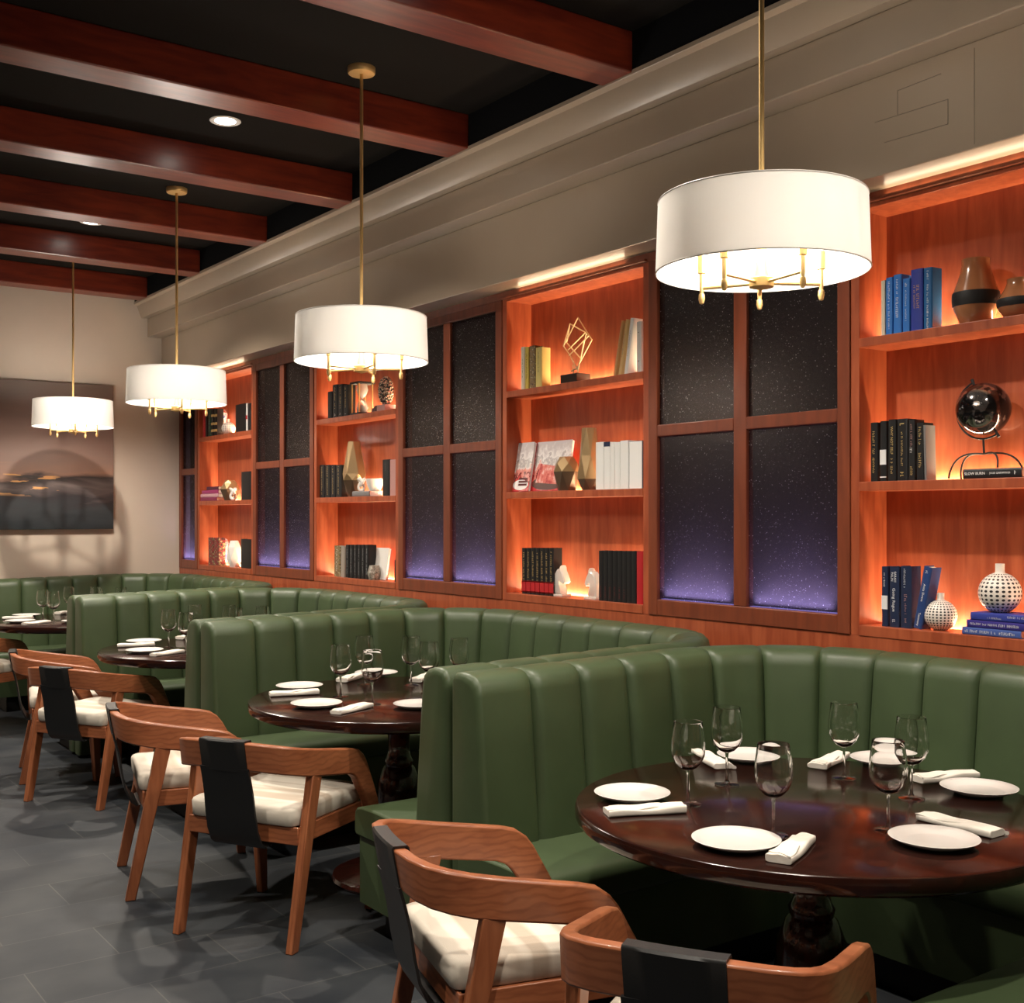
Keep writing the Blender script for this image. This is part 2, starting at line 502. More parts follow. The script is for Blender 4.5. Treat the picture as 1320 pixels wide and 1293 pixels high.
# ------------------------------------------------------------------ mesh helpers
class MB:
    def __init__(s):
        s.v, s.f, s.mi = [], [], []

    def face(s, idx, mi=0):
        s.f.append(tuple(idx))
        s.mi.append(mi)

    def pts(s, pts):
        b = len(s.v)
        s.v.extend([tuple(p) for p in pts])
        return b

    def box(s, x0, x1, y0, y1, z0, z1, mi=0, mtx=None):
        P = [(x0, y0, z0), (x1, y0, z0), (x1, y1, z0), (x0, y1, z0), (x0, y0, z1), (x1, y0, z1), (x1, y1, z1), (x0, y1, z1)]
        if mtx is not None:
            P = [tuple(mtx @ Vector(p)) for p in P]
        b = s.pts(P)
        for q in ((3, 2, 1, 0), (4, 5, 6, 7), (0, 1, 5, 4), (1, 2, 6, 5), (2, 3, 7, 6), (3, 0, 4, 7)):
            s.face([b + i for i in q], mi)
        return s

    def loft(s, rings, closed=True, caps=True, mi=0, loop=False):
        n = len(rings[0])
        base = [s.pts(r) for r in rings]
        m = len(rings)
        for i in range(m if loop else m - 1):
            a, b = base[i], base[(i + 1) % m]
            for j in range(n if closed else n - 1):
                k = (j + 1) % n
                s.face((a + j, a + k, b + k, b + j), mi)
        if caps and not loop:
            s.face([base[0] + j for j in reversed(range(n))], mi)
            s.face([base[-1] + j for j in range(n)], mi)
        return s

    def lathe(s, prof, c=(0, 0, 0), n=32, mi=0, twist=0.0):
        """prof: (radius, z) from bottom to top; radius 0 closes."""
        rings = []
        for q, (r, z) in enumerate(prof):
            if r <= 1e-6:
                rings.append([s.pts([(c[0], c[1], c[2] + z)])])
            else:
                b = s.pts([(c[0] + r * math.cos(2 * PI * (j + twist * q) / n), c[1] + r * math.sin(2 * PI * (j + twist * q) / n), c[2] + z) for j in range(n)])
                rings.append([b + j for j in range(n)])
        for a, b in zip(rings, rings[1:]):
            if len(a) == 1 and len(b) == 1:
                continue
            for j in range(n):
                k = (j + 1) % n
                if len(a) == 1:
                    s.face((a[0], b[k], b[j]), mi)
                elif len(b) == 1:
                    s.face((a[j], a[k], b[0]), mi)
                elif twist:
                    s.face((a[j], a[k], b[j]), mi)
                    s.face((a[k], b[k], b[j]), mi)
                else:
                    s.face((a[j], a[k], b[k], b[j]), mi)
        if len(rings[0]) > 1:
            s.face(list(reversed(rings[0])), mi)
        if len(rings[-1]) > 1:
            s.face(rings[-1], mi)
        return s

    def tube(s, pts, r, n=10, mi=0, loop=False):
        pts = [Vector(p) for p in pts]
        rad = r if isinstance(r, (list, tuple)) else [r] * len(pts)
        rings = []
        up = None
        m = len(pts)
        for i, p in enumerate(pts):
            if loop:
                t = pts[(i + 1) % m] - pts[i - 1]
            else:
                t = pts[min(i + 1, m - 1)] - pts[max(i - 1, 0)]
            t.normalize()
            if up is None:
                up = Vector((0, 0, 1)) if abs(t.z) < 0.9 else Vector((1, 0, 0))
            x = t.cross(up)
            if x.length < 1e-6:
                x = t.orthogonal()
            x.normalize()
            up = x.cross(t).normalized()
            rings.append([p + (x * math.cos(2 * PI * j / n) + up * math.sin(2 * PI * j / n)) * rad[i] for j in range(n)])
        return s.loft(rings, loop=loop, mi=mi)

    def sphere(s, c, r, n=12, m=8, mi=0, sz=1.0):
        prof = [(r * math.sin(PI * i / m), -r * sz * math.cos(PI * i / m)) for i in range(m + 1)]
        prof[0] = (0, prof[0][1])
        prof[-1] = (0, prof[-1][1])
        return s.lathe(prof, c, n, mi)

    def prism(s, pts, axis, a, b, mi=0):
        """2D outline extruded along axis x, y or z from a to b."""
        def q(u, w, t):
            return {'x': (t, u, w), 'y': (u, t, w), 'z': (u, w, t)}[axis]
        return s.loft([[q(u, w, a) for u, w in pts], [q(u, w, b) for u, w in pts]], mi=mi)

    def build(s, name, mats, parent=None, loc=(0, 0, 0), rot=(0, 0, 0), smooth=40, bevel=0, seg=2, sub=0):
        me = bpy.data.meshes.new(name)
        me.from_pydata(s.v, [], s.f)
        for mm in (mats if isinstance(mats, (list, tuple)) else [mats]):
            me.materials.append(mm)
        me.polygons.foreach_set('material_index', s.mi)
        bm = bmesh.new()
        bm.from_mesh(me)
        bmesh.ops.recalc_face_normals(bm, faces=bm.faces)
        bm.to_mesh(me)
        bm.free()
        if smooth:
            me.polygons.foreach_set('use_smooth', [True] * len(me.polygons))
            me.set_sharp_from_angle(angle=R(smooth))
        me.update()
        o = bpy.data.objects.new(name, me)
        COL.objects.link(o)
        o.location = loc
        o.rotation_euler = rot
        if parent is not None:
            o.parent = parent
        if bevel:
            b = o.modifiers.new('bevel', 'BEVEL')
            b.width = bevel
            b.segments = seg
            b.limit_method = 'ANGLE'
            b.angle_limit = R(35)
        if sub:
            q = o.modifiers.new('subdivision', 'SUBSURF')
            q.levels = q.render_levels = sub
        return o

def tag(o, label, cat, group=None, kind=None):
    if label:
        o['label'] = label
    if cat:
        o['category'] = cat
    if group:
        o['group'] = group
    if kind:
        o['kind'] = kind
    return o

def thing(name, loc, label, cat, group=None, rot=(0, 0, 0)):
    o = bpy.data.objects.new(name, None)
    o.empty_display_size = 0.05
    COL.objects.link(o)
    o.location = loc
    o.rotation_euler = rot
    return tag(o, label, cat, group)

def copy_tree(o, loc=None, rot=None, parent=None, label=None):
    c = o.copy()
    COL.objects.link(c)
    if parent is not None:
        c.parent = parent
    if loc is not None:
        c.location = loc
    if rot is not None:
        c.rotation_euler = rot
    if label:
        c['label'] = label
    for ch in list(o.children):
        if ch.type == 'LIGHT':
            l = ch.copy()
            COL.objects.link(l)
            l.parent = c
        else:
            copy_tree(ch, parent=c)
    return c

def structure(o):
    o['kind'] = 'structure'
    return o

ORD = ['first', 'second', 'third', 'fourth', 'fifth', 'sixth', 'seventh', 'eighth', 'ninth', 'tenth']

def text_part(s, size, mtx, material, parent, name='title', squeeze=1.0):
    """Lettering as a thin mesh; mtx places it in the parent's space, centred."""
    cu = bpy.data.curves.new('txt', 'FONT')
    cu.body = s
    cu.size = size
    cu.align_x = 'CENTER'
    cu.align_y = 'CENTER'
    cu.resolution_u = 2
    cu.extrude = 0.0003
    to = bpy.data.objects.new('txt', cu)
    COL.objects.link(to)
    dg = bpy.context.evaluated_depsgraph_get()
    dg.update()
    me = bpy.data.meshes.new_from_object(to.evaluated_get(dg))
    bpy.data.objects.remove(to)
    me.transform(mtx @ Matrix.Diagonal((squeeze, 1, 1, 1)))
    me.materials.clear()
    me.materials.append(material)
    me.name = name
    o = bpy.data.objects.new(name, me)
    COL.objects.link(o)
    o.parent = parent
    return o

# ------------------------------------------------------------------ room shell
X0, X1, YN, YF, ZC = -3.6, 3.80, -2.6, 10.0, 3.50
structure(MB().box(X0, X1, YN, YF, -0.1, 0).build('floor', M['floor'], smooth=0))
structure(MB().box(X0, X1 + 0.2, YN, YF, ZC, ZC + 0.1).build('ceiling', M['ceiling'], smooth=0))
structure(MB().box(X0 - 0.1, X1 + 0.2, YF, YF + 0.1, 0, ZC).build('wall_far', M['far_wall'], smooth=0))
structure(MB().box(X0 - 0.1, X0, YN, YF, 0, ZC).build('wall_left', M['far_wall'], smooth=0))
structure(MB().box(X0 - 0.1, X1 + 0.2, YN - 0.1, YN, 0, ZC).build('wall_near', M['far_wall'], smooth=0))
structure(MB().box(X1, X1 + 0.1, YN, YF, 0, ZC).build('wall_right', M['far_wall'], smooth=0))
# soffit above the bookcases: lower band, upper band, crown and the dark return above it
structure(MB().box(3.44, X1, YN, YF, 2.70, 3.05).build('trim_1', M['soffit'], smooth=0, bevel=0.004))
structure(MB().box(3.317, X1, YN, YF, 3.05, 3.21).build('trim_2', M['soffit'], smooth=0, bevel=0.006))
cr = [(3.80, 3.21), (3.268, 3.21), (3.262, 3.215), (3.226, 3.310), (3.204, 3.318), (3.200, 3.322), (3.200, 3.34), (3.80, 3.34)]
structure(MB().prism(cr, 'y', YN, YF).build('trim_3', M['soffit'], smooth=30))
structure(MB().box(3.206, X1, YN, YF, 3.34, ZC).build('wall_upper', M['ceiling_dark'], smooth=0))
# wood panelling under and between the bookcases
structure(MB().box(XW, X1, YN, YF, 0, 1.055).build('wall_panelling', M['case_wood'], smooth=0))
structure(MB().box(XW, X1, YN, 1.66, 1.055, 2.70).build('wall_panel_end', M['frame_wood'], smooth=0))
structure(MB().box(XW - 0.004, X1, 1.66, YF, 2.66, 2.70).build('trim_4', M['frame_wood'], smooth=0))
# hairline joints in the plaster of the lower band
mb = MB()
def wall_line(pxa, pya, pxb, pyb):
    a, b = yz_on_wall(pxa, pya, 3.44), yz_on_wall(pxb, pyb, 3.44)
    mb.tube([(3.4395, a[0], a[1]), (3.4395, b[0], b[1])], 0.0012, 6)
for q in ((1256, 62, 1256, 186), (1157, 117, 1213, 95), (1157, 117, 1157, 148), (1128, 158, 1222, 128), (1222, 128, 1222, 160), (1140, 184, 1222, 160)):
    wall_line(*q)
structure(mb.build('trim_5', plain('hairline joint', (0.20, 0.16, 0.12)), smooth=0))

# ceiling beams, each one a structural member
for i, y in enumerate((3.60, 4.82, 6.04, 7.24, 8.46, 9.66)):
    structure(MB().box(X0, 3.205, y, y + 0.19, 3.33, ZC).build('beam_%d' % (i + 1), M['beam_wood'], smooth=0, bevel=0.006))

# recessed ceiling downlights
DL = [(2.26, 5.62), (2.30, 8.08), (2.26, 3.15), (2.26, 0.75), (0.2, 5.62), (0.2, 8.08), (0.2, 3.15), (0.2, 0.75)]  # the aisle row is unseen, added for overall illumination
dl_labels = {0: 'large-looking lit recessed downlight between second and third ceiling beams', 1: 'small lit recessed downlight farther back between ceiling beams near far wall',
             2: 'recessed ceiling downlight above the second table, before the first beam', 3: 'recessed ceiling downlight above the nearest table',
             4: 'unseen added aisle downlight beside the third table', 5: 'unseen added aisle downlight beside the farthest table',
             6: 'unseen added aisle downlight beside the second table', 7: 'unseen added aisle downlight beside the nearest table'}
for i, (x, y) in enumerate(DL):
    t = thing('downlight', (x, y, ZC), dl_labels[i], 'ceiling light', 'recessed ceiling downlights')
    MB().lathe([(0.052, -0.002), (0.074, -0.004), (0.078, -0.001), (0.078, 0.0)], n=28).build('trim_ring', M['white_trim'], t)
    MB().lathe([(0.0, -0.006), (0.040, -0.005), (0.052, -0.002)], n=24).build('lamp_lens', M['lens'], t)
    l = bpy.data.lights.new('downlight_beam', 'SPOT')
    l.energy = {1: 290, 5: 230}.get(i, 175)
    l.color = (1.0, 0.89, 0.76)
    l.spot_size = R(125)
    l.spot_blend = 0.55
    l.shadow_soft_size = 0.05
    lo = bpy.data.objects.new('downlight_beam', l)
    COL.objects.link(lo)
    lo.parent = t
    lo.location = (0, 0, -0.02)

# ------------------------------------------------------------------ bookcases and glass panels
CASES = [(1.70, 2.776), (3.973, 5.05), (6.227, 7.312), (8.432, 9.521)]
CN = ['rightmost bookcase', 'second bookcase from right', 'third bookcase from right', 'leftmost bookcase']
SH = [1.095, 1.63, 2.166]                    # tops of the three shelves
SHN = ['bottom', 'middle', 'top']
DEP = 0.165
XB = XW + DEP                                # back panel face

def area(name, loc, rot, sx, sy, e, col, parent=None, spread=180):
    l = bpy.data.lights.new(name, 'AREA')
    l.shape = 'RECTANGLE'
    l.size, l.size_y = sx, sy
    l.energy = e
    l.color = col
    l.spread = R(spread)
    o = bpy.data.objects.new(name, l)
    COL.objects.link(o)
    o.location = loc
    o.rotation_euler = rot
    if parent:
        o.parent = parent
    return o

for i, (a, b) in enumerate(CASES):
    t = thing('bookcase', (XW, (a + b) / 2, 1.055), 'built-in orange wood bookcase with three lit shelves, ' + CN[i], 'bookcase', 'lit bookcases along the wall')
    h = (b - a) / 2
    z = lambda v: v - 1.055
    MB().box(DEP, DEP + 0.03, -h - 0.035, h + 0.035, 0, z(2.66)).build('back_panel', M['case_wood'], t, smooth=0)
    for s in (-1, 1):
        y0, y1 = sorted((s * h, s * (h + 0.038)))
        MB().box(0.0, DEP, y0, y1, 0, z(2.66)).build('side_panel', M['case_wood'], t, smooth=0, bevel=0.002)
    MB().box(-0.002, DEP, -h, h, z(2.645), z(2.66)).build('top_panel', M['case_wood'], t, smooth=0, bevel=0.002)
    lip = MB().box(-0.020, 0.0, -h - 0.03, h + 0.03, z(2.662), z(2.674)).build('added_lip', M['frame_wood'], t, smooth=0, bevel=0.002)  # ledge added to carry the uplight
    area('added_uplight', (-0.010, 0, z(2.676)), (PI, R(-30), 0), 0.010, 2 * h - 0.24, 0.42, (1.0, 0.78, 0.52), t)  # lamp added to brighten the underside of the soffit
    for k in range(3):
        thick = 0.040 if k == 0 else 0.034
        sh = MB()
        sh.box(-0.003, DEP - 0.022, -h, h, z(SH[k]) - thick, z(SH[k]))
        sh.box(DEP - 0.022, DEP, -h, h, z(SH[k]) - thick, z(SH[k]) - 0.012)
        sho = sh.build('shelf', M['case_wood'], t, smooth=0, bevel=0.002)
        MB().box(DEP - 0.014, DEP - 0.006, -h + 0.03, h - 0.03, z(SH[k]) - 0.012, z(SH[k]) - 0.008).build('light_strip', M['led'], sho, smooth=0)
        area('shelf_light', (DEP - 0.011, 0, z(SH[k]) - 0.005), (PI, R(-8), 0), 0.012, 2 * h - 0.06, 6.5, (1.0, 0.74, 0.46), t)

PANELS = [(2.816, 3.933), (5.09, 6.187), (7.352, 8.392), (9.561, 9.995)]
PN = ['beside the rightmost bookcase', 'between second and third bookcases from right', 'between third and leftmost bookcases', 'in the far corner']
for i, (a, b) in enumerate(PANELS):
    t = thing('glass_panel', (XW, (a + b) / 2, 1.055),
              ('four-pane dark glass panel with violet glow, ' if i < 3 else 'narrow two-pane dark glass panel with violet glow, ') + PN[i],
              'wall panel', 'backlit glass panels')
    h = (b - a) / 2
    zt, zb = 2.66 - 1.055, 0.0
    st, mu = 0.058, 0.036
    fr = MB()
    x0, x1 = -0.006, 0.04
    fr.box(x0, x1, -h, -h + st, zb, zt)
    fr.box(x0, x1, h - st, h, zb, zt)
    fr.box(x0 + .001, x1, -h + st, h - st, zb, zb + 0.072)
    fr.box(x0 + .001, x1, -h + st, h - st, zt - 0.05, zt)
    zr0, zr1 = 1.86 - 1.055, 1.913 - 1.055
    cols = [(-h + st, -mu), (mu, h - st)] if i < 3 else [(-h + st, h - st)]
    if i < 3:
        fr.box(x0 + .002, x1, -mu, mu, zb + 0.072, zt - 0.05)
    for c0, c1 in cols:
        fr.box(x0 + .001, x1, c0, c1, zr0, zr1)
    fr.build('frame', M['frame_wood'], t, smooth=0, bevel=0.004)
    for c0, c1 in cols:
        for za, zb2 in ((0.072, zr0), (zr1, zt - 0.05)):
            MB().box(0.012, 0.016, c0, c1, za, zb2).build('pane', M['pane'], t, smooth=0)
        area('panel_light', (0.034, (c0 + c1) / 2, 0.0755), (PI, R(4), 0), 0.022, (c1 - c0) * 0.85, 1.6, (0.60, 0.49, 1.0), t, 120)
    MB().box(0.095, 0.108, -h, h, 0, zt).build('back_board', M['pane_back'], t, smooth=0)
    MB().box(0.022, 0.048, -h + st, h - st, 0.060, 0.074).build('light_strip', M['led_blue'], t, smooth=0)

# ------------------------------------------------------------------ painting on the far wall
t = thing('canvas_picture', (2.28, YF - 0.02, 2.0), 'large unframed dusk seascape canvas hung on the beige far wall', 'painting')
MB().box(-0.735, 0.735, -0.018, 0.018, -0.605, 0.605).build('stretcher', plain('dark canvas edge', (0.05, 0.035, 0.03)), t, smooth=0)
MB().box(-0.735, 0.735, -0.0215, -0.0185, -0.605, 0.605).build('canvas', M['painting'], t, smooth=0)

# ------------------------------------------------------------------ pendants
def make_pendant(loc, label):
    x, y, zb = loc
    t = thing('pendant_lamp', loc, label, 'pendant lamp', 'drum pendants in line above the tables')
    rb, rt, hh = 0.297, 0.290, 0.200
    n = 64
    rings = []
    for r, z in ((rb, 0), (rt, hh), (rt - 0.003, hh), (rb - 0.003, 0)):
        rings.append([(r * math.cos(2 * PI * j / n), r * math.sin(2 * PI * j / n), z) for j in range(n)])
    sh = MB().loft(rings, loop=True).build('lamp_shade', M['shade'], t)
    ed = MB()
    for r, z in ((rb - 0.001, 0.0), (rt - 0.001, hh)):
        ed.tube([(r * math.cos(2 * PI * j / n), r * math.sin(2 * PI * j / n), z) for j in range(n)], 0.0026, 6, loop=True)
    ed.build('shade_edge', M['white_trim'], sh)
    # three spider wires at the top
    sp = MB()
    for k in range(3):
        a = 2 * PI * k / 3 + 0.4
        sp.tube([(0, 0, hh - 0.012), (rt * 0.99 * math.cos(a), rt * 0.99 * math.sin(a), hh - 0.006)], 0.0025, 6)
    sp.build('shade_spider', M['brass'], sh)
    top = ZC - zb
    MB().lathe([(0.0075, -0.02), (0.0075, top)], n=14).build('rod', M['brass'], t)
    MB().lathe([(0.0, top - 0.03), (0.058, top - 0.028), (0.062, top - 0.022), (0.062, top)], n=32).build('canopy', M['brass'], t)
    MB().lathe([(0.0, -0.052), (0.010, -0.050), (0.034, -0.044), (0.036, -0.020), (0.020, -0.014), (0.013, 0.02), (0.013, 0.10), (0.008, 0.11)], n=24).build('hub', M['brass'], t)
    for k in range(5):
        a = R(44) + 2 * PI * k / 5
        ca, sa = math.cos(a), math.sin(a)
        rr = 0.176
        cx, cy = rr * ca, rr * sa
        MB().tube([(0.03 * ca, 0.03 * sa, -0.032), (cx, cy, -0.032)], 0.005, 8).build('arm', M['brass'], t)
        MB().lathe([(0.0, -0.078), (0.006, -0.075), (0.0095, -0.062), (0.008, -0.048), (0.0055, -0.046), (0.0065, -0.030), (0.0065, 0.01), (0.0115, 0.012), (0.0115, 0.062), (0.0, 0.063)],
                   (cx, cy, 0), 14).build('candle_sleeve', M['brass'], t)
        MB().lathe([(0.0, 0.063), (0.010, 0.068), (0.014, 0.085), (0.009, 0.105), (0.0, 0.118)], (cx, cy, 0), 12).build('bulb', M['bulb'], t)
    l = bpy.data.lights.new('pendant_glow', 'POINT')
    l.energy = 16
    l.color = (1.0, 0.92, 0.82)
    l.shadow_soft_size = 0.12
    lo = bpy.data.objects.new('pendant_glow', l)
    COL.objects.link(lo)
    lo.parent = t
    lo.location = (0, 0, 0.10)
    return t
PEND = [(2.485, 2.249), (2.485, 4.600), (2.485, 6.95), (2.485, 9.22)]
pl = ['rightmost and largest-looking white drum pendant, with five brass candle arms', 'second white drum pendant from the right, hanging over the second table',
      'third white drum pendant from the right, hanging over the third table', 'leftmost and smallest-looking white drum pendant, in front of the painting']
p0 = make_pendant((*PEND[0], 2.190), pl[0])
for k in (1, 2, 3):
    copy_tree(p0, loc=(*PEND[k], 2.190), label=pl[k])

# ------------------------------------------------------------------ banquettes
def u_path(xe, yn, yf, xb, rad, ext=0.0, step=0.02, extf=None):
    """Points and inward-left tangents of a U: far wing end -> along the wall -> near wing end."""
    pts = []
    def line(a, b):
        L = math.dist(a, b)
        n = max(1, int(round(L / step)))
        for i in range(n):
            pts.append((a[0] + (b[0] - a[0]) * i / n, a[1] + (b[1] - a[1]) * i / n))
    line((xe - (ext if extf is None else extf), yf), (xb - rad, yf))
    n = max(4, int(rad * PI / 2 / step))
    for i in range(n):
        a = PI / 2 - PI / 2 * i / n
        pts.append((xb - rad + rad * math.cos(a), yf - rad + rad * math.sin(a)))
    line((xb, yf - rad), (xb, yn + rad))
    for i in range(n):
        a = -PI / 2 * i / n
        pts.append((xb - rad + rad * math.cos(a), yn + rad + rad * math.sin(a)))
    line((xb - rad, yn), (xe - ext, yn))
    pts.append((xe - ext, yn))
    return pts

def arc_len(pts):
    s = [0.0]
    for a, b in zip(pts, pts[1:]):
        s.append(s[-1] + math.dist(a, b))
    return s

def normals(pts):
    out = []
    m = len(pts)
    for i in range(m):
        a, b = pts[max(i - 1, 0)], pts[min(i + 1, m - 1)]
        dx, dy = b[0] - a[0], b[1] - a[1]
        L = math.hypot(dx, dy)
        out.append((dy / L, -dx / L))
    return out

def sweep_profile(pts, prof_at):
    ns = normals(pts)
    # inward is to the right of travel (+X then -Y): (dy, -dx)
    rings = []
    for i, (p, n) in enumerate(zip(pts, ns)):
        rings.append([(p[0] + n[0] * o, p[1] + n[1] * o, z) for o, z in prof_at(i)])
    return rings

def make_banquette(idx, xe, yn, yf, label, ef=0.03):
    xb, rad, TH = 3.465, 0.47, 0.128
    t = thing('banquette', (xb, (yn + yf) / 2, 0), label, 'booth seat', 'green horseshoe banquettes')
    ox, oy = xb, (yn + yf) / 2
    loc = lambda P: [(x - ox, y - oy) for x, y in P]
    # backrest with vertical channels
    P0 = u_path(xe, yn, yf, xb, rad, step=0.008)
    s0 = arc_len(P0)
    L = s0[-1]
    nch = max(1, int(round(L / 0.203)))
    fr = [0.0, 0.012, 0.04, 0.09, 0.18, 0.33, 0.5, 0.67, 0.82, 0.91, 0.96, 0.988]
    us = [(k + q) / nch for k in range(nch) for q in fr] + [1.0]
    P, j = [], 0
    for u in us:
        q = u * L
        while j < len(s0) - 2 and s0[j + 1] < q:
            j += 1
        w_ = min(1.0, (q - s0[j]) / (s0[j + 1] - s0[j]))
        P.append((P0[j][0] + (P0[j + 1][0] - P0[j][0]) * w_, P0[j][1] + (P0[j + 1][1] - P0[j][1]) * w_))
    def prof(i, shrink=0.0):
        u = us[i] * nch
        e = abs(2 * (u - math.floor(u + 1e-9)) - 1)
        if us[i] * nch < 0.5 or us[i] * nch > nch - 0.5:
            e = 0.5
        b = max(0.0, 1 - e ** 9)
        endd = min(us[i], 1 - us[i]) * L
        dip = -0.016 * max(0.0, 1 - endd / 0.9)
        g = 0.026 * b
        top = 1.012 + dip
        k = (g - 0.026) * 0.4
        pr = [(0.004 + g * .35, 0.40), (g * .8, 0.46), (g, 0.60), (g, 0.80), (g, top - 0.060), (g - .005, top - 0.026), (g * .7 - 0.018, top - 0.006 + k * .3), (g * .3 - 0.042, top + 0.004 + k * .6),
              (-0.075, top + 0.006 + k * .7), (-0.104, top + 0.002 + k * .5), (-0.122, top - 0.016), (-TH, top - 0.045), (-TH, top - 0.12), (-TH, 0.02), (-0.02, 0.02), (-0.02, 0.40)]
        pr = [(o + (0.055 * (1.0 - z) / 0.55 if (0.3 < z < 1.0 and o > -0.05) else 0.0), z) for o, z in pr]
        if shrink:
            pr = [(max(-TH + shrink, o - shrink) if o > -0.05 else max(-TH + shrink, o), z - (shrink if z > 0.9 else 0)) for o, z in pr]
        return pr
    rings = sweep_profile(loc(P), lambda i: prof(i))
    # rounded, sewn ends
    caps = []
    for end in (0, len(P) - 1):
        n_ = normals(loc(P))[end]
        base = loc(P)[end]
        lst = []
        for dx, sh in ((0.008, 0.004), (0.014, 0.012), (0.017, 0.024)):
            lst.append([(base[0] - dx + n_[0] * o, base[1] + n_[1] * o, z) for o, z in prof(end, sh)])
        caps.append(lst)
    rings = list(reversed(caps[0])) + rings + caps[1]
    MB().loft(rings).build('backrest', M['green'], t, smooth=62)
    # seat
    Q = u_path(xe, yn, yf, xb, rad, ext=0.07, step=0.03, extf=ef)
    D = 0.40
    sp = [(0.0, 0.36), (0.0, 0.455), (0.10, 0.468), (0.25, 0.472), (D - 0.05, 0.468), (D - 0.018, 0.460), (D - 0.004, 0.445), (D, 0.425), (D, 0.375), (D - 0.010, 0.36)]
    MB().loft(sweep_profile(loc(Q), lambda i: sp)).build('seat_cushion', M['green'], t, smooth=50, bevel=0.008)
    Q2 = u_path(xe, yn, yf, xb, rad, ext=0.055, step=0.03, extf=ef - 0.015)
    MB().loft(sweep_profile(loc(Q2), lambda i: [(-0.015, 0.12), (-0.015, 0.36), (D - 0.015, 0.36), (D - 0.015, 0.12)])).build('base', M['green'], t, smooth=50)
    Q3 = u_path(xe, yn, yf, xb, rad, ext=-0.02, step=0.03, extf=ef - 0.09)
    MB().loft(sweep_profile(loc(Q3), lambda i: [(-0.015, 0.0), (-0.015, 0.12), (D - 0.07, 0.12), (D - 0.07, 0.0)])).build('toe_kick', M['black'], t, smooth=50)
    return t
G = 0.140
WY = [1.00, 3.18, 5.39, 7.53]
XE = 2.05
bl = ['nearest green channel-tufted horseshoe booth, around the nearest round table', 'second green channel-tufted horseshoe booth, around the second round table',
      'third green channel-tufted horseshoe booth, around the third round table', 'farthest green channel-tufted booth, along the beige far wall']
for i in range(4):
    yn = WY[i] + G
    yf = (WY[i + 1] - G) if i < 3 else 9.85
    make_banquette(i, XE, yn, yf, bl[i], (0.07, -0.06, -0.18, 0.07)[i])

# ------------------------------------------------------------------ tables
TABLES = [(2.40, 2.00), (2.45, 4.21), (2.50, 6.43), (2.38, 8.75)]
TN = ['nearest', 'second', 'third', 'farthest']
def make_table(x, y, label):
    t = thing('round_table', (x, y, 0), label, 'table', 'round pedestal tables')
    r = 0.615
    MB().lathe([(0.0, 0.700), (r - 0.05, 0.702), (r - 0.016, 0.704), (r - 0.004, 0.712), (r, 0.722), (r, 0.740), (r - 0.003, 0.747), (r - 0.009, 0.750), (0.0, 0.750)], n=96).build('tabletop', M['table_wood'], t, smooth=30)
    MB().lathe([(0.0, 0.045), (0.10, 0.060), (0.062, 0.085), (0.058, 0.11), (0.072, 0.16), (0.092, 0.24), (0.096, 0.32), (0.088, 0.40), (0.066, 0.455), (0.056, 0.465), (0.060, 0.485), (0.050, 0.50),
                (0.044, 0.53), (0.046, 0.60), (0.062, 0.64), (0.11, 0.67), (0.16, 0.682), (0.16, 0.700), (0.0, 0.700)], n=40).build('pedestal', M['table_edge'], t, smooth=45)
    MB().lathe([(0.0, 0.0), (0.27, 0.0), (0.278, 0.012), (0.272, 0.026), (0.24, 0.038), (0.14, 0.048), (0.11, 0.062), (0.0, 0.062)], n=48).build('foot', M['table_edge'], t, smooth=45)
    return t
t0 = make_table(*TABLES[0], 'nearest dark round pedestal table, set for six')
for k in (1, 2, 3):
    copy_tree(t0, loc=(*TABLES[k], 0), label=['', 'second dark round pedestal table from the front, half behind a booth back', 'third dark round pedestal table from the front, behind a booth back', 'farthest dark round pedestal table, at the picture edge'][k])

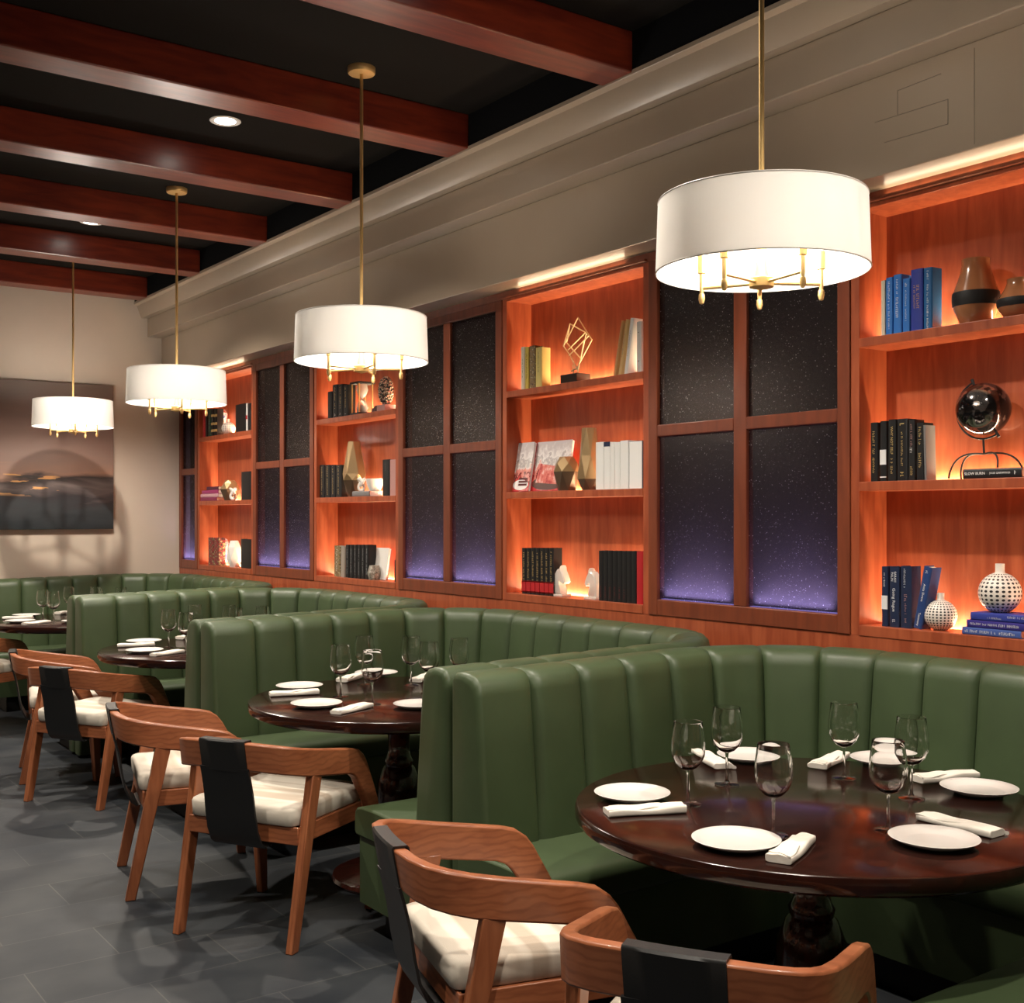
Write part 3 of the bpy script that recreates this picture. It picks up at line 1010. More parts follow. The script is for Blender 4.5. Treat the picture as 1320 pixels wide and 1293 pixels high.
# ------------------------------------------------------------------ chairs
def make_chair(label):
    t = thing('dining_chair', (0, 0, 0), label, 'chair', 'wooden armchairs at the tables')
    w = M['chair_wood']
    # arm rail: sections (x, y_top, z_top, y_bot, z_bot)
    half = [(0.0, -0.058, 0.722, -0.038, 0.622), (0.09, -0.055, 0.721, -0.036, 0.621), (0.165, -0.042, 0.717, -0.025, 0.617), (0.208, -0.018, 0.711, -0.004, 0.611),
            (0.234, 0.018, 0.703, 0.028, 0.603), (0.249, 0.070, 0.692, 0.075, 0.592), (0.257, 0.150, 0.677, 0.150, 0.580), (0.263, 0.250, 0.661, 0.245, 0.566), (0.267, 0.330, 0.648, 0.312, 0.556),
            (0.268, 0.372, 0.637, 0.338, 0.546), (0.269, 0.402, 0.616, 0.355, 0.532), (0.269, 0.424, 0.588, 0.368, 0.515), (0.268, 0.470, 0.505, 0.405, 0.465), (0.266, 0.512, 0.425, 0.445, 0.412), (0.265, 0.520, 0.395, 0.452, 0.395)]
    secs = [(-x, a, b, c, d) for x, a, b, c, d in reversed(half[1:])] + half
    ctr = [Vector((x, (a + c) / 2, 0)) for x, a, b, c, d in secs]
    rings = []
    for i, (x, a, b, c, d) in enumerate(secs):
        i0, i1 = max(i - 1, 0), min(i + 1, len(secs) - 1)
        tx, ty = ctr[i1].x - ctr[i0].x, ctr[i1].y - ctr[i0].y
        L = math.hypot(tx, ty)
        nx, ny = -ty / L, tx / L
        th = 0.0165
        rings.append([(x + nx * th, a + ny * th, b), (x - nx * th, a - ny * th, b), (x - nx * th, c - ny * th, d), (x + nx * th, c + ny * th, d)])
    MB().loft(rings).build('arm_rail', w, t, smooth=30, bevel=0.006)
    def leg(pts):
        """pts: (z, x0, x1, y0, y1) sections bottom to top"""
        return MB().loft([[(x0, y0, z), (x1, y0, z), (x1, y1, z), (x0, y1, z)] for z, x0, x1, y0, y1 in pts])
    for s in (-1, 1):
        def sx(a, b):
            return tuple(sorted((s * a, s * b)))
        leg([(0.0, *sx(0.228, 0.258), -0.022, 0.018), (0.40, *sx(0.232, 0.264), 0.055, 0.108), (0.595, *sx(0.236, 0.268), 0.092, 0.152)]).build('leg', M['leg_wood'], t, smooth=30, bevel=0.004)
        leg([(0.0, *sx(0.236, 0.264), 0.488, 0.524), (0.25, *sx(0.238, 0.270), 0.466, 0.524), (0.405, *sx(0.2485, 0.2815), 0.452, 0.522)]).build('leg', M['leg_wood'], t, smooth=30, bevel=0.004)
    f = MB()
    for s in (-1, 1):
        a, b = sorted((s * 0.214, s * 0.236))
        f.box(a, b, 0.05, 0.47, 0.355, 0.418)
    f.box(-0.236, 0.236, 0.045, 0.068, 0.355, 0.418)
    f.box(-0.240, 0.240, 0.462, 0.486, 0.355, 0.418)
    f.box(-0.214, 0.214, 0.068, 0.462, 0.395, 0.410)
    f.build('seat_frame', w, t, smooth=30, bevel=0.003)
    # cushion: puffed slab
    rings = []
    for z, k in ((0.419, -0.006), (0.424, 0.0), (0.470, 0.002), (0.480, -0.002), (0.486, -0.012), (0.490, -0.05)):
        hw, ya, yb = 0.228 + k, 0.035 - k, 0.488 + k
        n = []
        for cx, cy, a0 in ((hw - 0.03, yb - 0.03, 0), (-hw + 0.03, yb - 0.03, 90), (-hw + 0.03, ya + 0.03, 180), (hw - 0.03, ya + 0.03, 270)):
            for q in (0, 30, 60, 90):
                n.append((cx + 0.03 * math.cos(R(a0 + q)), cy + 0.03 * math.sin(R(a0 + q)), z))
        rings.append(n)
    MB().loft(rings).build('seat_cushion', M['cushion'], t, smooth=60)
    # leather strap: wrap over the rail and a band down to the seat frame
    ws, wl = 0.096, 0.106
    yb = -0.058
    st = MB()
    wrap = [(yb + 0.0415, 0.617), (yb + 0.0215, 0.722), (yb + 0.017, 0.7275), (yb - 0.017, 0.7275), (yb - 0.0215, 0.722), (yb - 0.0015, 0.617)]
    inner = [(yb + 0.0368, 0.617), (yb + 0.0168, 0.7215), (yb + 0.016, 0.7225), (yb - 0.016, 0.7225), (yb - 0.0168, 0.7215), (yb + 0.0032, 0.617)]
    def bow(x):
        return 0.004 * (x / 0.09) ** 2
    rings = []
    for j in range(9):
        x = -ws + 2 * ws * j / 8
        rings.append([(x, y + bow(x), z) for y, z in wrap] + [(x, y + bow(x), z) for y, z in reversed(inner)])
    st.loft(rings)
    band = [(yb + 0.001, 0.628), (yb + 0.012, 0.59), (yb + 0.026, 0.53), (yb + 0.036, 0.46), (yb + 0.048, 0.40), (yb + 0.070, 0.352), (yb + 0.092, 0.335), (yb + 0.125, 0.345)]
    rings = []
    for q, (y, z) in enumerate(band):
        hw = wl * (0.96 + 0.10 * q / 7)
        rings.append([(-hw, y - 0.003, z), (hw, y - 0.003, z), (hw, y + 0.004, z + 0.002), (-hw, y + 0.004, z + 0.002)])
    st.loft(rings)
    st.build('back_strap', M['black_leather'], t, smooth=50)
    return t
def chair_at(mx, my, deg):
    return (mx, my, 0), (0, 0, R(deg - 90))
CH = [(1.498, 1.543, 30.3, 'wooden armchair seen from behind at the bottom edge, cut off by the picture'),
      (1.459, 2.447, -15, 'wooden armchair beside the nearest booth end, cream cushion in full view'),
      (1.600, 3.895, 30.3, 'wooden armchair with wide black strap back, in front of the second table'),
      (1.505, 4.800, -13.5, 'wooden armchair seen side-on, just behind the strap-backed chair at the second table'),
      (1.641, 6.262, 31, 'wooden armchair with black strap back, in front of the third table'),
      (1.640, 7.130, -12.7, 'wooden armchair mostly hidden behind the chair at the third table'),
      (1.500, 8.640, 30, 'wooden armchair cut by the left picture edge, at the farthest table')]
c0 = None
for mx, my, deg, lab in CH:
    lo, ro = chair_at(mx, my, deg)
    if c0 is None:
        c0 = make_chair(lab)
        c0.location, c0.rotation_euler = lo, ro
    else:
        copy_tree(c0, loc=lo, rot=ro, label=lab)

# ------------------------------------------------------------------ tableware
ZT = 0.7502
def make_glass():
    t = thing('wine_glass', (0, 0, 0), '', 'wine glass', 'wine glasses on the tables')
    MB().lathe([(0.0, 0.0), (0.034, 0.0), (0.0345, 0.0015), (0.020, 0.0035), (0.008, 0.006), (0.0, 0.006)], n=32).build('foot', M['glass'], t)
    MB().lathe([(0.0, 0.006), (0.008, 0.006), (0.0045, 0.014), (0.0036, 0.04), (0.0036, 0.075), (0.0055, 0.088), (0.0, 0.088)], n=16).build('stem', M['glass'], t)
    MB().lathe([(0.0000, 0.088), (0.0055, 0.088), (0.0220, 0.096), (0.0352, 0.110), (0.0429, 0.128), (0.0449, 0.146), (0.0435, 0.170), (0.0401, 0.195), (0.0374, 0.216), (0.0363, 0.2165), (0.0360, 0.215),
                (0.0387, 0.194), (0.0420, 0.170), (0.0435, 0.146), (0.0414, 0.129), (0.0339, 0.112), (0.0209, 0.0985), (0.0000, 0.094)], n=36).build('bowl', M['glass'], t)
    return t
def make_plate():
    return MB().lathe([(0.0, 0.0), (0.062, 0.0), (0.066, 0.003), (0.088, 0.010), (0.100, 0.0165), (0.1012, 0.0182), (0.0995, 0.0190), (0.087, 0.0135), (0.068, 0.0075), (0.060, 0.0062), (0.0, 0.0060)], n=56
                      ).build('plate', M['white_china'], smooth=50)
def make_napkin(variant):
    L, W = 0.205, 0.060
    def cloth(x0, x1, w0, w1, h0, h1, zb, y0=0.0, y1=0.0, n=16, skew=0.0, ph=0.0):
        rings = []
        for i in range(n + 1):
            u = i / n
            w_ = w0 + (w1 - w0) * u
            hgt = h0 + (h1 - h0) * u + 0.0016 * math.sin(u * 9 + ph)
            yo = y0 + (y1 - y0) * u + 0.002 * math.sin(u * 6 + ph)
            ring = []
            for j in range(24):
                a = 2 * PI * j / 24
                ca, sa = math.cos(a), math.sin(a)
                y = math.copysign(abs(ca) ** 0.5, ca) * w_ / 2
                z = hgt / 2 + math.copysign(abs(sa) ** 0.45, sa) * hgt / 2
                if sa > 0:
                    z += 0.0014 * math.sin(y * 170 + u * 5 + ph)
                ring.append((x0 + (x1 - x0) * u + skew * y, yo + y, zb + max(0.0004, z)))
            rings.append(ring)
        return rings
    v = variant
    body = MB().loft(cloth(-L / 2, L / 2, W * (1.05, 0.9, 1.0)[v], W * (0.78, 1.0, 0.7)[v], (0.017, 0.015, 0.019)[v], (0.020, 0.019, 0.021)[v], 0.0, ph=v))
    o = body.build('napkin', M['napkin'], smooth=55, bevel=0.0015)
    # the last lap of cloth folded across the top, and a corner that slips out at the side
    top = MB().loft(cloth(-L * 0.47, L * (0.20, 0.30, 0.10)[v], W * 0.90, W * 0.66, 0.0045, 0.0045, (0.0142, 0.0128, 0.0165)[v], 0.0, 0.004, skew=0.30, ph=v + 0.2))
    top.build('folded_lap', M['napkin'], o, smooth=55)
    fl = MB().loft(cloth(-0.02, L * 0.50, 0.034, 0.022, 0.008, 0.010, 0.0, 0.022, 0.030, skew=0.4, ph=v + 3))
    fl.build('loose_fold', M['napkin'], o, smooth=55)
    return o
def make_fork():
    f = MB()
    f.tube([(0.0, 0, 0.004), (0.05, 0, 0.006), (0.10, 0, 0.006), (0.130, 0, 0.004)], [0.003, 0.0024, 0.0022, 0.004], 8)
    f.prism([(-0.009, 0.125), (0.009, 0.125), (0.0105, 0.142), (-0.0105, 0.142)][::1] and [(0.125, -0.006), (0.142, -0.0105), (0.150, -0.0105), (0.150, 0.0105), (0.142, 0.0105), (0.125, 0.006)], 'z', 0.0035, 0.0055)
    o = f.build('fork', M['steel'])
    tn = MB()
    for k in range(4):
        y = -0.009 + 0.006 * k
        tn.box(0.149, 0.182, y - 0.0012, y + 0.0012, 0.0035, 0.0055)
    tn.build('tines', M['steel'], o, smooth=0)
    return o
def make_knife():
    f = MB()
    f.prism([(0.0, -0.005), (0.09, -0.004), (0.09, 0.004), (0.0, 0.005)], 'z', 0.0015, 0.006)
    o = f.build('table_knife', M['steel'], bevel=0.0015)
    MB().prism([(0.09, -0.004), (0.19, -0.009), (0.205, -0.002), (0.09, 0.004)], 'z', 0.003, 0.0045).build('blade', M['steel'], o, smooth=0)
    return o

protos = {'glass': make_glass(), 'plate': make_plate(), 'fork': make_fork(), 'knife': make_knife()}
naps = [make_napkin(v) for v in range(3)]
used = set()
def put(proto, loc, rz, label, cat, group):
    """First use moves the prototype itself, later uses copy it with its parts."""
    if id(proto) in used:
        o = copy_tree(proto)
    else:
        used.add(id(proto))
        o = proto
    o.location = loc
    o.rotation_euler = (0, 0, rz)
    return tag(o, label, cat, group)

def polar(ti, r, deg):
    x, y = TABLES[ti]
    return x + r * math.cos(R(deg)), y + r * math.sin(R(deg))

# nearest two tables: places read off the photograph on the plane of the table
GL = {0: [(887, 1037), (937, 1011), (997, 1077), (1088, 1003), (1145, 1071), (1175, 1029)],
      1: [(439, 898), (470, 882), (480, 908), (530, 883), (553, 893), (592, 886)]}
PLT = {0: [(815, 1029), (949, 1090), (967, 979), (1140, 984), (1204, 1088), (1262, 1022)],
       1: [(386, 888), (408, 911), (485, 871), (540, 912)]}
NAP = {0: [((760, 1052), (902, 1045)), ((888, 966), (948, 1001)), ((988, 1127), (1055, 1074)), ((1036, 999), (1102, 970)), ((1166, 1050), (1312, 1086)), ((1150, 1012), (1288, 999))],
       1: [((336, 898), (422, 894)), ((422, 924), (484, 909)), ((440, 880), (468, 872)), ((535, 880), (556, 872))]}
# by symmetry the two far tables carry the same settings
def shifted(src, dy):
    out = []
    for px, py in src:
        x, y = on_level(px, py, ZT)
        out.append((x, y + dy))
    return out
def side(i, n):
    return 'leftmost' if i == 0 else 'rightmost' if i == n - 1 else ORD[i]
def ordlab(i, n, what, ti):
    if i == 0:
        return 'leftmost %s on the %s round table' % (what, TN[ti])
    if i == n - 1:
        return 'rightmost %s on the %s round table' % (what, TN[ti])
    return '%s %s from the left on the %s round table' % (ORD[i], what, TN[ti])
for ti in range(4):
    if ti < 2:
        gl = [on_level(px, py, ZT) for px, py in GL[ti]]
        pt = [on_level(px, py, ZT) for px, py in PLT[ti]]
        nn = [(on_level(*a, ZT), on_level(*b, ZT)) for a, b in NAP[ti]]
    else:
        dy = TABLES[ti][1] - TABLES[1][1]
        dx = TABLES[ti][0] - TABLES[1][0]
        gl = [(x + dx, y + dy) for x, y in [on_level(px, py, ZT) for px, py in GL[1]]]
        pt = [(x + dx, y + dy) for x, y in [on_level(px, py, ZT) for px, py in PLT[1]]]
        nn = [((a[0] + dx, a[1] + dy), (b[0] + dx, b[1] + dy)) for a, b in [(on_level(*p, ZT), on_level(*q, ZT)) for p, q in NAP[1]]]
    for i, (x, y) in enumerate(gl):
        put(protos['glass'], (x, y, ZT), 0, ordlab(i, len(gl), 'empty wine glass', ti), 'wine glass', 'wine glasses on the tables')
    for i, (x, y) in enumerate(pt):
        put(protos['plate'], (x, y, ZT), 0, ordlab(i, len(pt), 'white side plate', ti), 'plate', 'side plates on the tables')
    for i, (a, b) in enumerate(nn):
        cx, cy = (a[0] + b[0]) / 2, (a[1] + b[1]) / 2
        ang = math.atan2(b[1] - a[1], b[0] - a[0])
        o = put(naps[i % 3], (cx, cy, ZT), ang, ordlab(i, len(nn), 'rolled white napkin', ti), 'napkin', 'rolled napkins on the tables')
        if ti == 0:
            d = (math.cos(ang), math.sin(ang))
            if i == 2:
                fx, fy = on_level(1006, 1076, ZT)
                base = on_level(1003, 1120, ZT)
                L_ = math.dist((fx, fy), base)
                ux, uy = (fx - base[0]) / L_, (fy - base[1]) / L_
                put(protos['fork'], (fx - 0.182 * ux, fy - 0.182 * uy, ZT), math.atan2(uy, ux), 'steel fork poking out beside the napkin at the front of the nearest table', 'fork', None)
            elif i in (1, 4, 5):
                off = 0.030
                nrm = (-d[1], d[0])
                put(protos['knife'], (cx + nrm[0] * off - d[0] * 0.1, cy + nrm[1] * off - d[1] * 0.1, ZT), ang,
                    {1: 'steel table knife against the second napkin from the left, nearest table', 4: 'steel table knife beside the napkin at right front of the nearest table', 5: 'steel table knife beside the napkin at far right of the nearest table'}[i],
                    'knife', 'table knives beside the napkins')

# ------------------------------------------------------------------ books
UPR = Matrix(((0, 0, -1, 0), (0, -1, 0, 0), (-1, 0, 0, 0), (0, 0, 0, 1)))       # lettering read down a spine that faces -X
HOR = Matrix(((0, 0, -1, 0), (-1, 0, 0, 0), (0, 1, 0, 0), (0, 0, 0, 1)))         # lettering read across
def glyph_rows(length, height, rnd):
    """Worn, unreadable lettering: little strokes along a line."""
    m = MB()
    x = -length / 2
    while x < length / 2:
        wd = height * rnd.choice((0.35, 0.5, 0.6))
        if rnd.random() > 0.18:
            hh = height * rnd.choice((0.7, 1.0, 1.0))
            b = m.pts([(x, -height / 2, 0), (x + wd * .35, -height / 2, 0), (x + wd * .35, -height / 2 + hh, 0), (x, -height / 2 + hh, 0)])
            m.face((b, b + 1, b + 2, b + 3))
            k = rnd.choice((0, 0.5, 0.85))
            b = m.pts([(x, -height / 2 + hh * k, 0), (x + wd * .8, -height / 2 + hh * k, 0), (x + wd * .8, -height / 2 + hh * k + height * .16, 0), (x, -height / 2 + hh * k + height * .16, 0)])
            m.face((b, b + 1, b + 2, b + 3))
        x += wd * 1.25
    return m
def make_book(w, h, depth, cover, pages, loc, rot, label, group=None, cat='book', titles=(), name='book'):
    """Spine at x = 0 facing -X, w along y, h along z.  titles: (kind, text, z fraction, size, material, extra)"""
    t = thing(name, loc, label, cat, group, rot)
    c = MB()
    q = 0.0028
    pr = [(depth, -w / 2), (0.004, -w / 2), (0.0012, -w * .42), (0.0, -w * .25), (0.0, w * .25), (0.0012, w * .42), (0.004, w / 2), (depth, w / 2), (depth, w / 2 - q), (0.007, w / 2 - q), (0.004, 0), (0.007, -w / 2 + q), (depth, -w / 2 + q)]
    c.prism(pr, 'z', 0.0, h)
    co = c.build('cover', cover, t, smooth=35)
    MB().box(0.006, depth - 0.004, -w / 2 + q, w / 2 - q, 0.003, h - 0.004).build('page_block', pages, t, smooth=0)
    rnd = random.Random(int(w * 1e5) + int(h * 1e4))
    for kind, s, zf, size, mt, ex in titles:
        pos = Matrix.Translation((-0.0008, ex, h * zf))
        if kind == 'text':
            text_part(s, size, pos @ UPR, mt, t)
        elif kind == 'flat':
            text_part(s, size, pos @ HOR, mt, t)
        elif kind == 'glyph':
            g = glyph_rows(s, size, rnd)
            mm = pos @ UPR
            g.v = [tuple(mm @ Vector(v)) for v in g.v]
            g.build('title', mt, t, smooth=0)
        elif kind == 'band':
            MB().box(-0.0009, 0.003, -w * .47, w * .47, h * zf - size / 2, h * zf + size / 2).build('spine_band', mt, t, smooth=0)
    return t

def spine(ci, k, pxl, pxr, ytop, cover, label, titles=(), tilt=0, X=None, depth=0.058, pages=None, group=None, ybot_px=None, hfix=None):
    X = X if X is not None else XW + 0.022
    ya, d1 = y_on_wall(pxl, X)
    yb, d2 = y_on_wall(pxr, X)
    w = max(0.008, abs(ya - yb) - 0.0008)
    h = hfix if hfix else H - (ytop - HZ) * (d1 + d2) / 2 / F - SH[k]
    zl = SH[k] + abs(math.sin(tilt)) * w / 2 + 0.0005
    return make_book(w, h, depth, cover, pages or M['paper'], (X, (ya + yb) / 2, zl), (tilt, 0, 0), label, group, titles=titles)

def lab(what, k, ci):
    return '%s, %s shelf, %s' % (what, SHN[k], CN[ci])

NAVY, BLUE, BLK = plain('navy cloth', (0.012, 0.022, 0.060)), plain('bright blue cloth', (0.025, 0.16, 0.52)), plain('black cloth', (0.010, 0.010, 0.011))
DBLUE, ROYAL, WHT = plain('deep blue cloth', (0.025, 0.045, 0.30)), plain('royal blue cloth', (0.03, 0.045, 0.28)), plain('white cloth', (0.74, 0.74, 0.72))
CREAM, YEL, RED = plain('cream cloth', (0.62, 0.56, 0.44)), plain('yellow cloth', (0.55, 0.42, 0.08)), plain('red cloth', (0.42, 0.015, 0.02))
GREY, TEAL, ORG = plain('grey cloth', (0.16, 0.16, 0.16)), plain('teal cloth', (0.012, 0.11, 0.30)), plain('tan cloth', (0.52, 0.30, 0.12))
PINK, GREEN = plain('dusty pink cloth', (0.45, 0.24, 0.22)), plain('dark green cloth', (0.02, 0.05, 0.03))
W_, G_ = M['white_ink'], M['gold']

# ---- rightmost bookcase, top shelf
row = [(1135, 1141, 362, CREAM, 'thin cream book at the left end of the blue books', ()),
       (1141.3, 1150.3, 358, BLUE, 'first bright blue book from the left', (('glyph', 0.13, .62, 0.008, W_, 0), ('glyph', 0.04, .2, 0.006, W_, 0))),
       (1151, 1161.8, 354, BLUE, 'second bright blue book from the left', (('glyph', 0.05, .8, 0.008, W_, 0), ('glyph', 0.07, .45, 0.011, W_, 0))),
       (1163, 1172.5, 359, BLUE, 'third and shortest bright blue book from the left', (('glyph', 0.02, .9, 0.010, W_, 0), ('glyph', 0.11, .5, 0.006, W_, 0))),
       (1173.5, 1189, 347, DBLUE, 'thick dark blue book with orange lettering', (('glyph', 0.085, .55, 0.011, ORG, -0.006), ('glyph', 0.085, .55, 0.008, ORG, 0.008))),
       (1190, 1201.5, 345, TEAL, 'tallest teal blue book at the right end of the row', (('glyph', 0.03, .88, 0.007, W_, 0), ('glyph', 0.10, .5, 0.007, W_, 0), ('glyph', 0.06, .15, 0.007, W_, 0)))]
for a, b, y, cv, w_, ti in row:
    spine(0, 2, a, b, y, cv, lab(w_, 2, 0), ti, group='blue books')
# banded vases
def banded_vase(px, ybot, ytop, halfw_px, label):
    X = XW + 0.080
    y, d = y_on_wall(px, X)
    r = halfw_px * d / F
    h = (ybot - ytop) * d / F
    t = thing('banded_vase', (X, y, SH[2] + 0.0005), label, 'vase', 'banded wooden vases')
    p = [(0.0, 0.0), (0.62 * r, 0.0), (0.70 * r, 0.03 * h), (0.93 * r, 0.22 * h), (0.97 * r, 0.28 * h)]
    q = [(0.97 * r, 0.28 * h), (1.0 * r, 0.36 * h), (1.0 * r, 0.44 * h), (0.975 * r, 0.49 * h)]
    u = [(0.975 * r, 0.49 * h), (0.80 * r, 0.66 * h), (0.66 * r, 0.80 * h), (0.60 * r, 0.90 * h), (0.60 * r, 1.0 * h), (0.55 * r, 1.0 * h), (0.55 * r, 0.9 * h), (0.0, 0.88 * h)]
    MB().lathe(p + [(0.0, 0.28 * h)], n=32).build('lower_body', M['amber'], t)
    MB().lathe([(0.0, 0.28 * h)] + [(a * 1.015, z) for a, z in q] + [(0.0, 0.49 * h)], n=32).build('black_band', M['black'], t)
    MB().lathe([(0.0, 0.49 * h)] + u, n=32).build('upper_body', M['amber'], t, smooth=50)
banded_vase(1258, 416, 331, 29, 'tall brown vase with black band, top shelf of the rightmost bookcase')
banded_vase(1317, 409, 358, 30, 'squat brown vase with black band cut by the picture edge, rightmost bookcase')

# ---- rightmost bookcase, middle shelf
row = [(1121.5, 1131, 545, BLK, (('glyph', 0.11, .62, 0.010, G_, 0), ('glyph', 0.05, .27, 0.008, G_, 0))),
       (1134, 1142.3, 543, BLK, (('band', '', .40, 0.055, W_, 0), ('band', '', .07, 0.004, W_, 0))),
       (1144.5, 1154.3, 541, BLK, (('text', 'WHY NOT SELF', .66, 0.0145, G_, 0), ('glyph', 0.06, .25, 0.010, G_, 0))),
       (1156, 1169.3, 540, BLK, (('glyph', 0.018, .89, 0.018, G_, 0), ('glyph', 0.12, .52, 0.008, G_, 0), ('glyph', 0.018, .1, 0.014, G_, 0))),
       (1170.5, 1179, 541, BLK, (('glyph', 0.08, .74, 0.008, PINK, 0), ('glyph', 0.015, .50, 0.012, W_, 0), ('glyph', 0.03, .16, 0.010, G_, 0))),
       (1181, 1190.5, 545, BLK, (('glyph', 0.06, .78, 0.011, G_, 0), ('glyph', 0.05, .35, 0.011, G_, 0)))]
for i, (a, b, y, cv, ti) in enumerate(row):
    spine(0, 1, a, b, y, cv, lab('%s black book with gilt lettering from the left' % ORD[i], 1, 0), ti, group='black books beside the globe')
spine(0, 1, 1191.3, 1194.5, 548, GREY, lab('thin grey book leaning on the black books', 1, 0), tilt=R(-1.5))
# globe
gx = XW + 0.070
gy, gd = y_on_wall(1267.5, gx)
gz = H - (527.5 - HZ) * gd / F
gr = 34 * gd / F
t = thing('desk_globe', (gx, gy, SH[1]), 'smoked chrome desk globe on black wire stand, rightmost bookcase', 'globe')
cz = gz - SH[1]
MB().sphere((0, 0, cz), gr, 40, 24).build('globe_ball', M['globe'], t)
ra = gr * 1.13
ax = R(22)
arc = [(0, ra * math.sin(a), cz + ra * math.cos(a)) for a in [R(22 + 8.2 * k) for k in range(24)]]
ring = MB().tube(arc, 0.0035, 8)
for s in (0, -1):
    e = Vector(arc[s]); c_ = Vector((0, 0, cz)); dr = (e - c_).normalized()
    ring.tube([tuple(c_ + dr * gr * 0.98), tuple(e + dr * 0.012)], [0.004, 0.006], 8)
ring.build('meridian_arm', M['black'], t)
zb_ = cz - ra
hub_z = zb_ - 0.052
MB().tube([(0, 0, zb_ + 0.002), (0, -0.003, hub_z)], 0.0038, 8).build('post', M['black'], t)
for fx, fy, fz in ((-0.045, 0.105, 0.003), (0.035, 0.108, 0.003), (-0.034, -0.074, 0.036), (0.045, -0.125, 0.003)):
    pts = []
    for k in range(11):
        u = k / 10
        bx = fx * u
        by = -0.003 + (fy + 0.003) * (math.sin(u * PI / 2) ** 0.9)
        zz = hub_z + (fz - hub_z) * (u ** 2.2) + 0.008 * math.sin(PI * u)
        pts.append((bx, by, zz))
    MB().tube(pts, 0.0032, 8).build('leg', M['black'], t)
# book under the globe leg
ya, d1 = y_on_wall(1241, XW + 0.01)
yb, d2 = y_on_wall(1317, XW + 0.01)
make_book(0.033, ya - yb, 0.12, BLK, M['paper'], (XW + 0.01, yb, SH[1] + 0.0170), (-PI / 2, 0, 0), 'black book lying flat under the globe, titled in white, rightmost bookcase',
          titles=(('text', 'SLOW BURN', .79, 0.0135, W_, 0), ('text', 'JULIE GARWOOD', .36, 0.0095, W_, 0), ('glyph', 0.008, .10, 0.012, W_, 0)))

# ---- rightmost bookcase, bottom shelf
spine(0, 0, 1136, 1144, 730.5, NAVY, lab('first navy book from the left, with a white block', 0, 0), (('band', '', .40, 0.05, W_, 0), ('glyph', 0.05, .78, 0.006, W_, 0)), group='navy books')
spine(0, 0, 1146, 1158.3, 730.5, NAVY, lab('second navy book from the left, with script lettering', 0, 0),
      (('text', 'SARAH', .83, 0.0125, W_, -0.006), ('text', 'PALIN', .83, 0.0125, W_, 0.007), ('text', 'Going Rogue', .45, 0.0165, W_, 0), ('glyph', 0.012, .1, 0.012, W_, 0)), group='navy books')
spine(0, 0, 1160.3, 1174.5, 730, NAVY, lab('third navy book from the left, thick with pale top edge', 0, 0), (('glyph', 0.07, .80, 0.008, W_, 0.004), ('glyph', 0.02, .5, 0.012, PINK, 0), ('glyph', 0.07, .24, 0.008, PINK, 0)), group='navy books', pages=M['white_paper'])
spine(0, 0, 1176.5, 1187.3, 730, plain('mid blue cloth', (0.02, 0.05, 0.17)), lab('leaning blue book at the right of the navy books', 0, 0),
      (('text', 'Anita Shreve', .58, 0.0125, W_, 0), ('text', 'Testimony', .15, 0.0115, W_, 0), ('glyph', 0.012, .93, 0.010, W_, 0)), tilt=R(11.5), group='navy books')
def dotted_vase(px, pyc, rpx, zbase, matname, X, label):
    y, d = y_on_wall(px, X)
    r = rpx * d / F
    t = thing('dotted_vase', (X, y, zbase), label, 'vase', 'white dotted vases')
    c = 0.93 * r
    prof = [(0.0, -0.93 * r), (0.40 * r, -0.93 * r)]
    for k in range(1, 16):
        a = R(-66 + 9.2 * k)
        prof.append((r * math.cos(a), r * math.sin(a)))
    prof += [(0.24 * r, 1.02 * r), (0.215 * r, 1.10 * r), (0.215 * r, 1.38 * r)]
    b = MB().lathe(prof[:-3] + [(0.0, 0.96 * r)], n=44).build('body', M[matname], t, loc=(0, 0, c), smooth=60)
    MB().lathe([(0.27 * r, 0.92 * r), (0.225 * r, 1.02 * r), (0.215 * r, 1.10 * r), (0.215 * r, 1.42 * r), (0.17 * r, 1.42 * r), (0.17 * r, 1.1 * r), (0.0, 1.05 * r)], n=24).build('neck', plain('white ceramic', (0.80, 0.75, 0.68)), t, loc=(0, 0, c), smooth=50)
    return t
dotted_vase(1212.6, 793, 20.3, SH[0] + 0.0005, 'dots_small', XW + 0.068, 'small white vase with black dots, standing on the bottom shelf of the rightmost bookcase')
# stack of three blue books with the large dotted vase
stk = [(1240, 1316, 821, plain('light blue cloth', (0.055, 0.10, 0.33)), 'lowest', (('glyph', 0.12, .70, 0.009, W_, 0), ('glyph', 0.06, .22, 0.010, W_, 0))),
       (1246, 1322, 0, plain('violet blue cloth', (0.035, 0.025, 0.21)), 'middle', (('glyph', 0.10, .70, 0.007, W_, 0), ('glyph', 0.07, .28, 0.009, W_, 0))),
       (1251, 1330, 0, ROYAL, 'topmost', (('glyph', 0.05, .60, 0.006, W_, 0.003), ('glyph', 0.06, .25, 0.007, W_, -0.004)))]
zz = SH[0] + 0.0005
for a, b, _, cv, w_, ti in stk:
    X = XW + 0.004
    ya, _d = y_on_wall(a, X)
    yb, _d = y_on_wall(b, X)
    th = 0.0255
    make_book(th, ya - yb, 0.135, cv, M['paper'], (X, yb, zz + th / 2), (-PI / 2, 0, 0), '%s blue book of the flat stack under the large dotted vase' % w_, 'stacked blue books', titles=ti)
    zz += th + 0.0006
dotted_vase(1289, 769, 26.5, zz + 0.0004, 'dots_large', XW + 0.078, 'large white vase with black square dots, standing on three stacked blue books')
# thin red book lying behind
ya, _d = y_on_wall(1186, XW + 0.11); yb, _d = y_on_wall(1250, XW + 0.11)

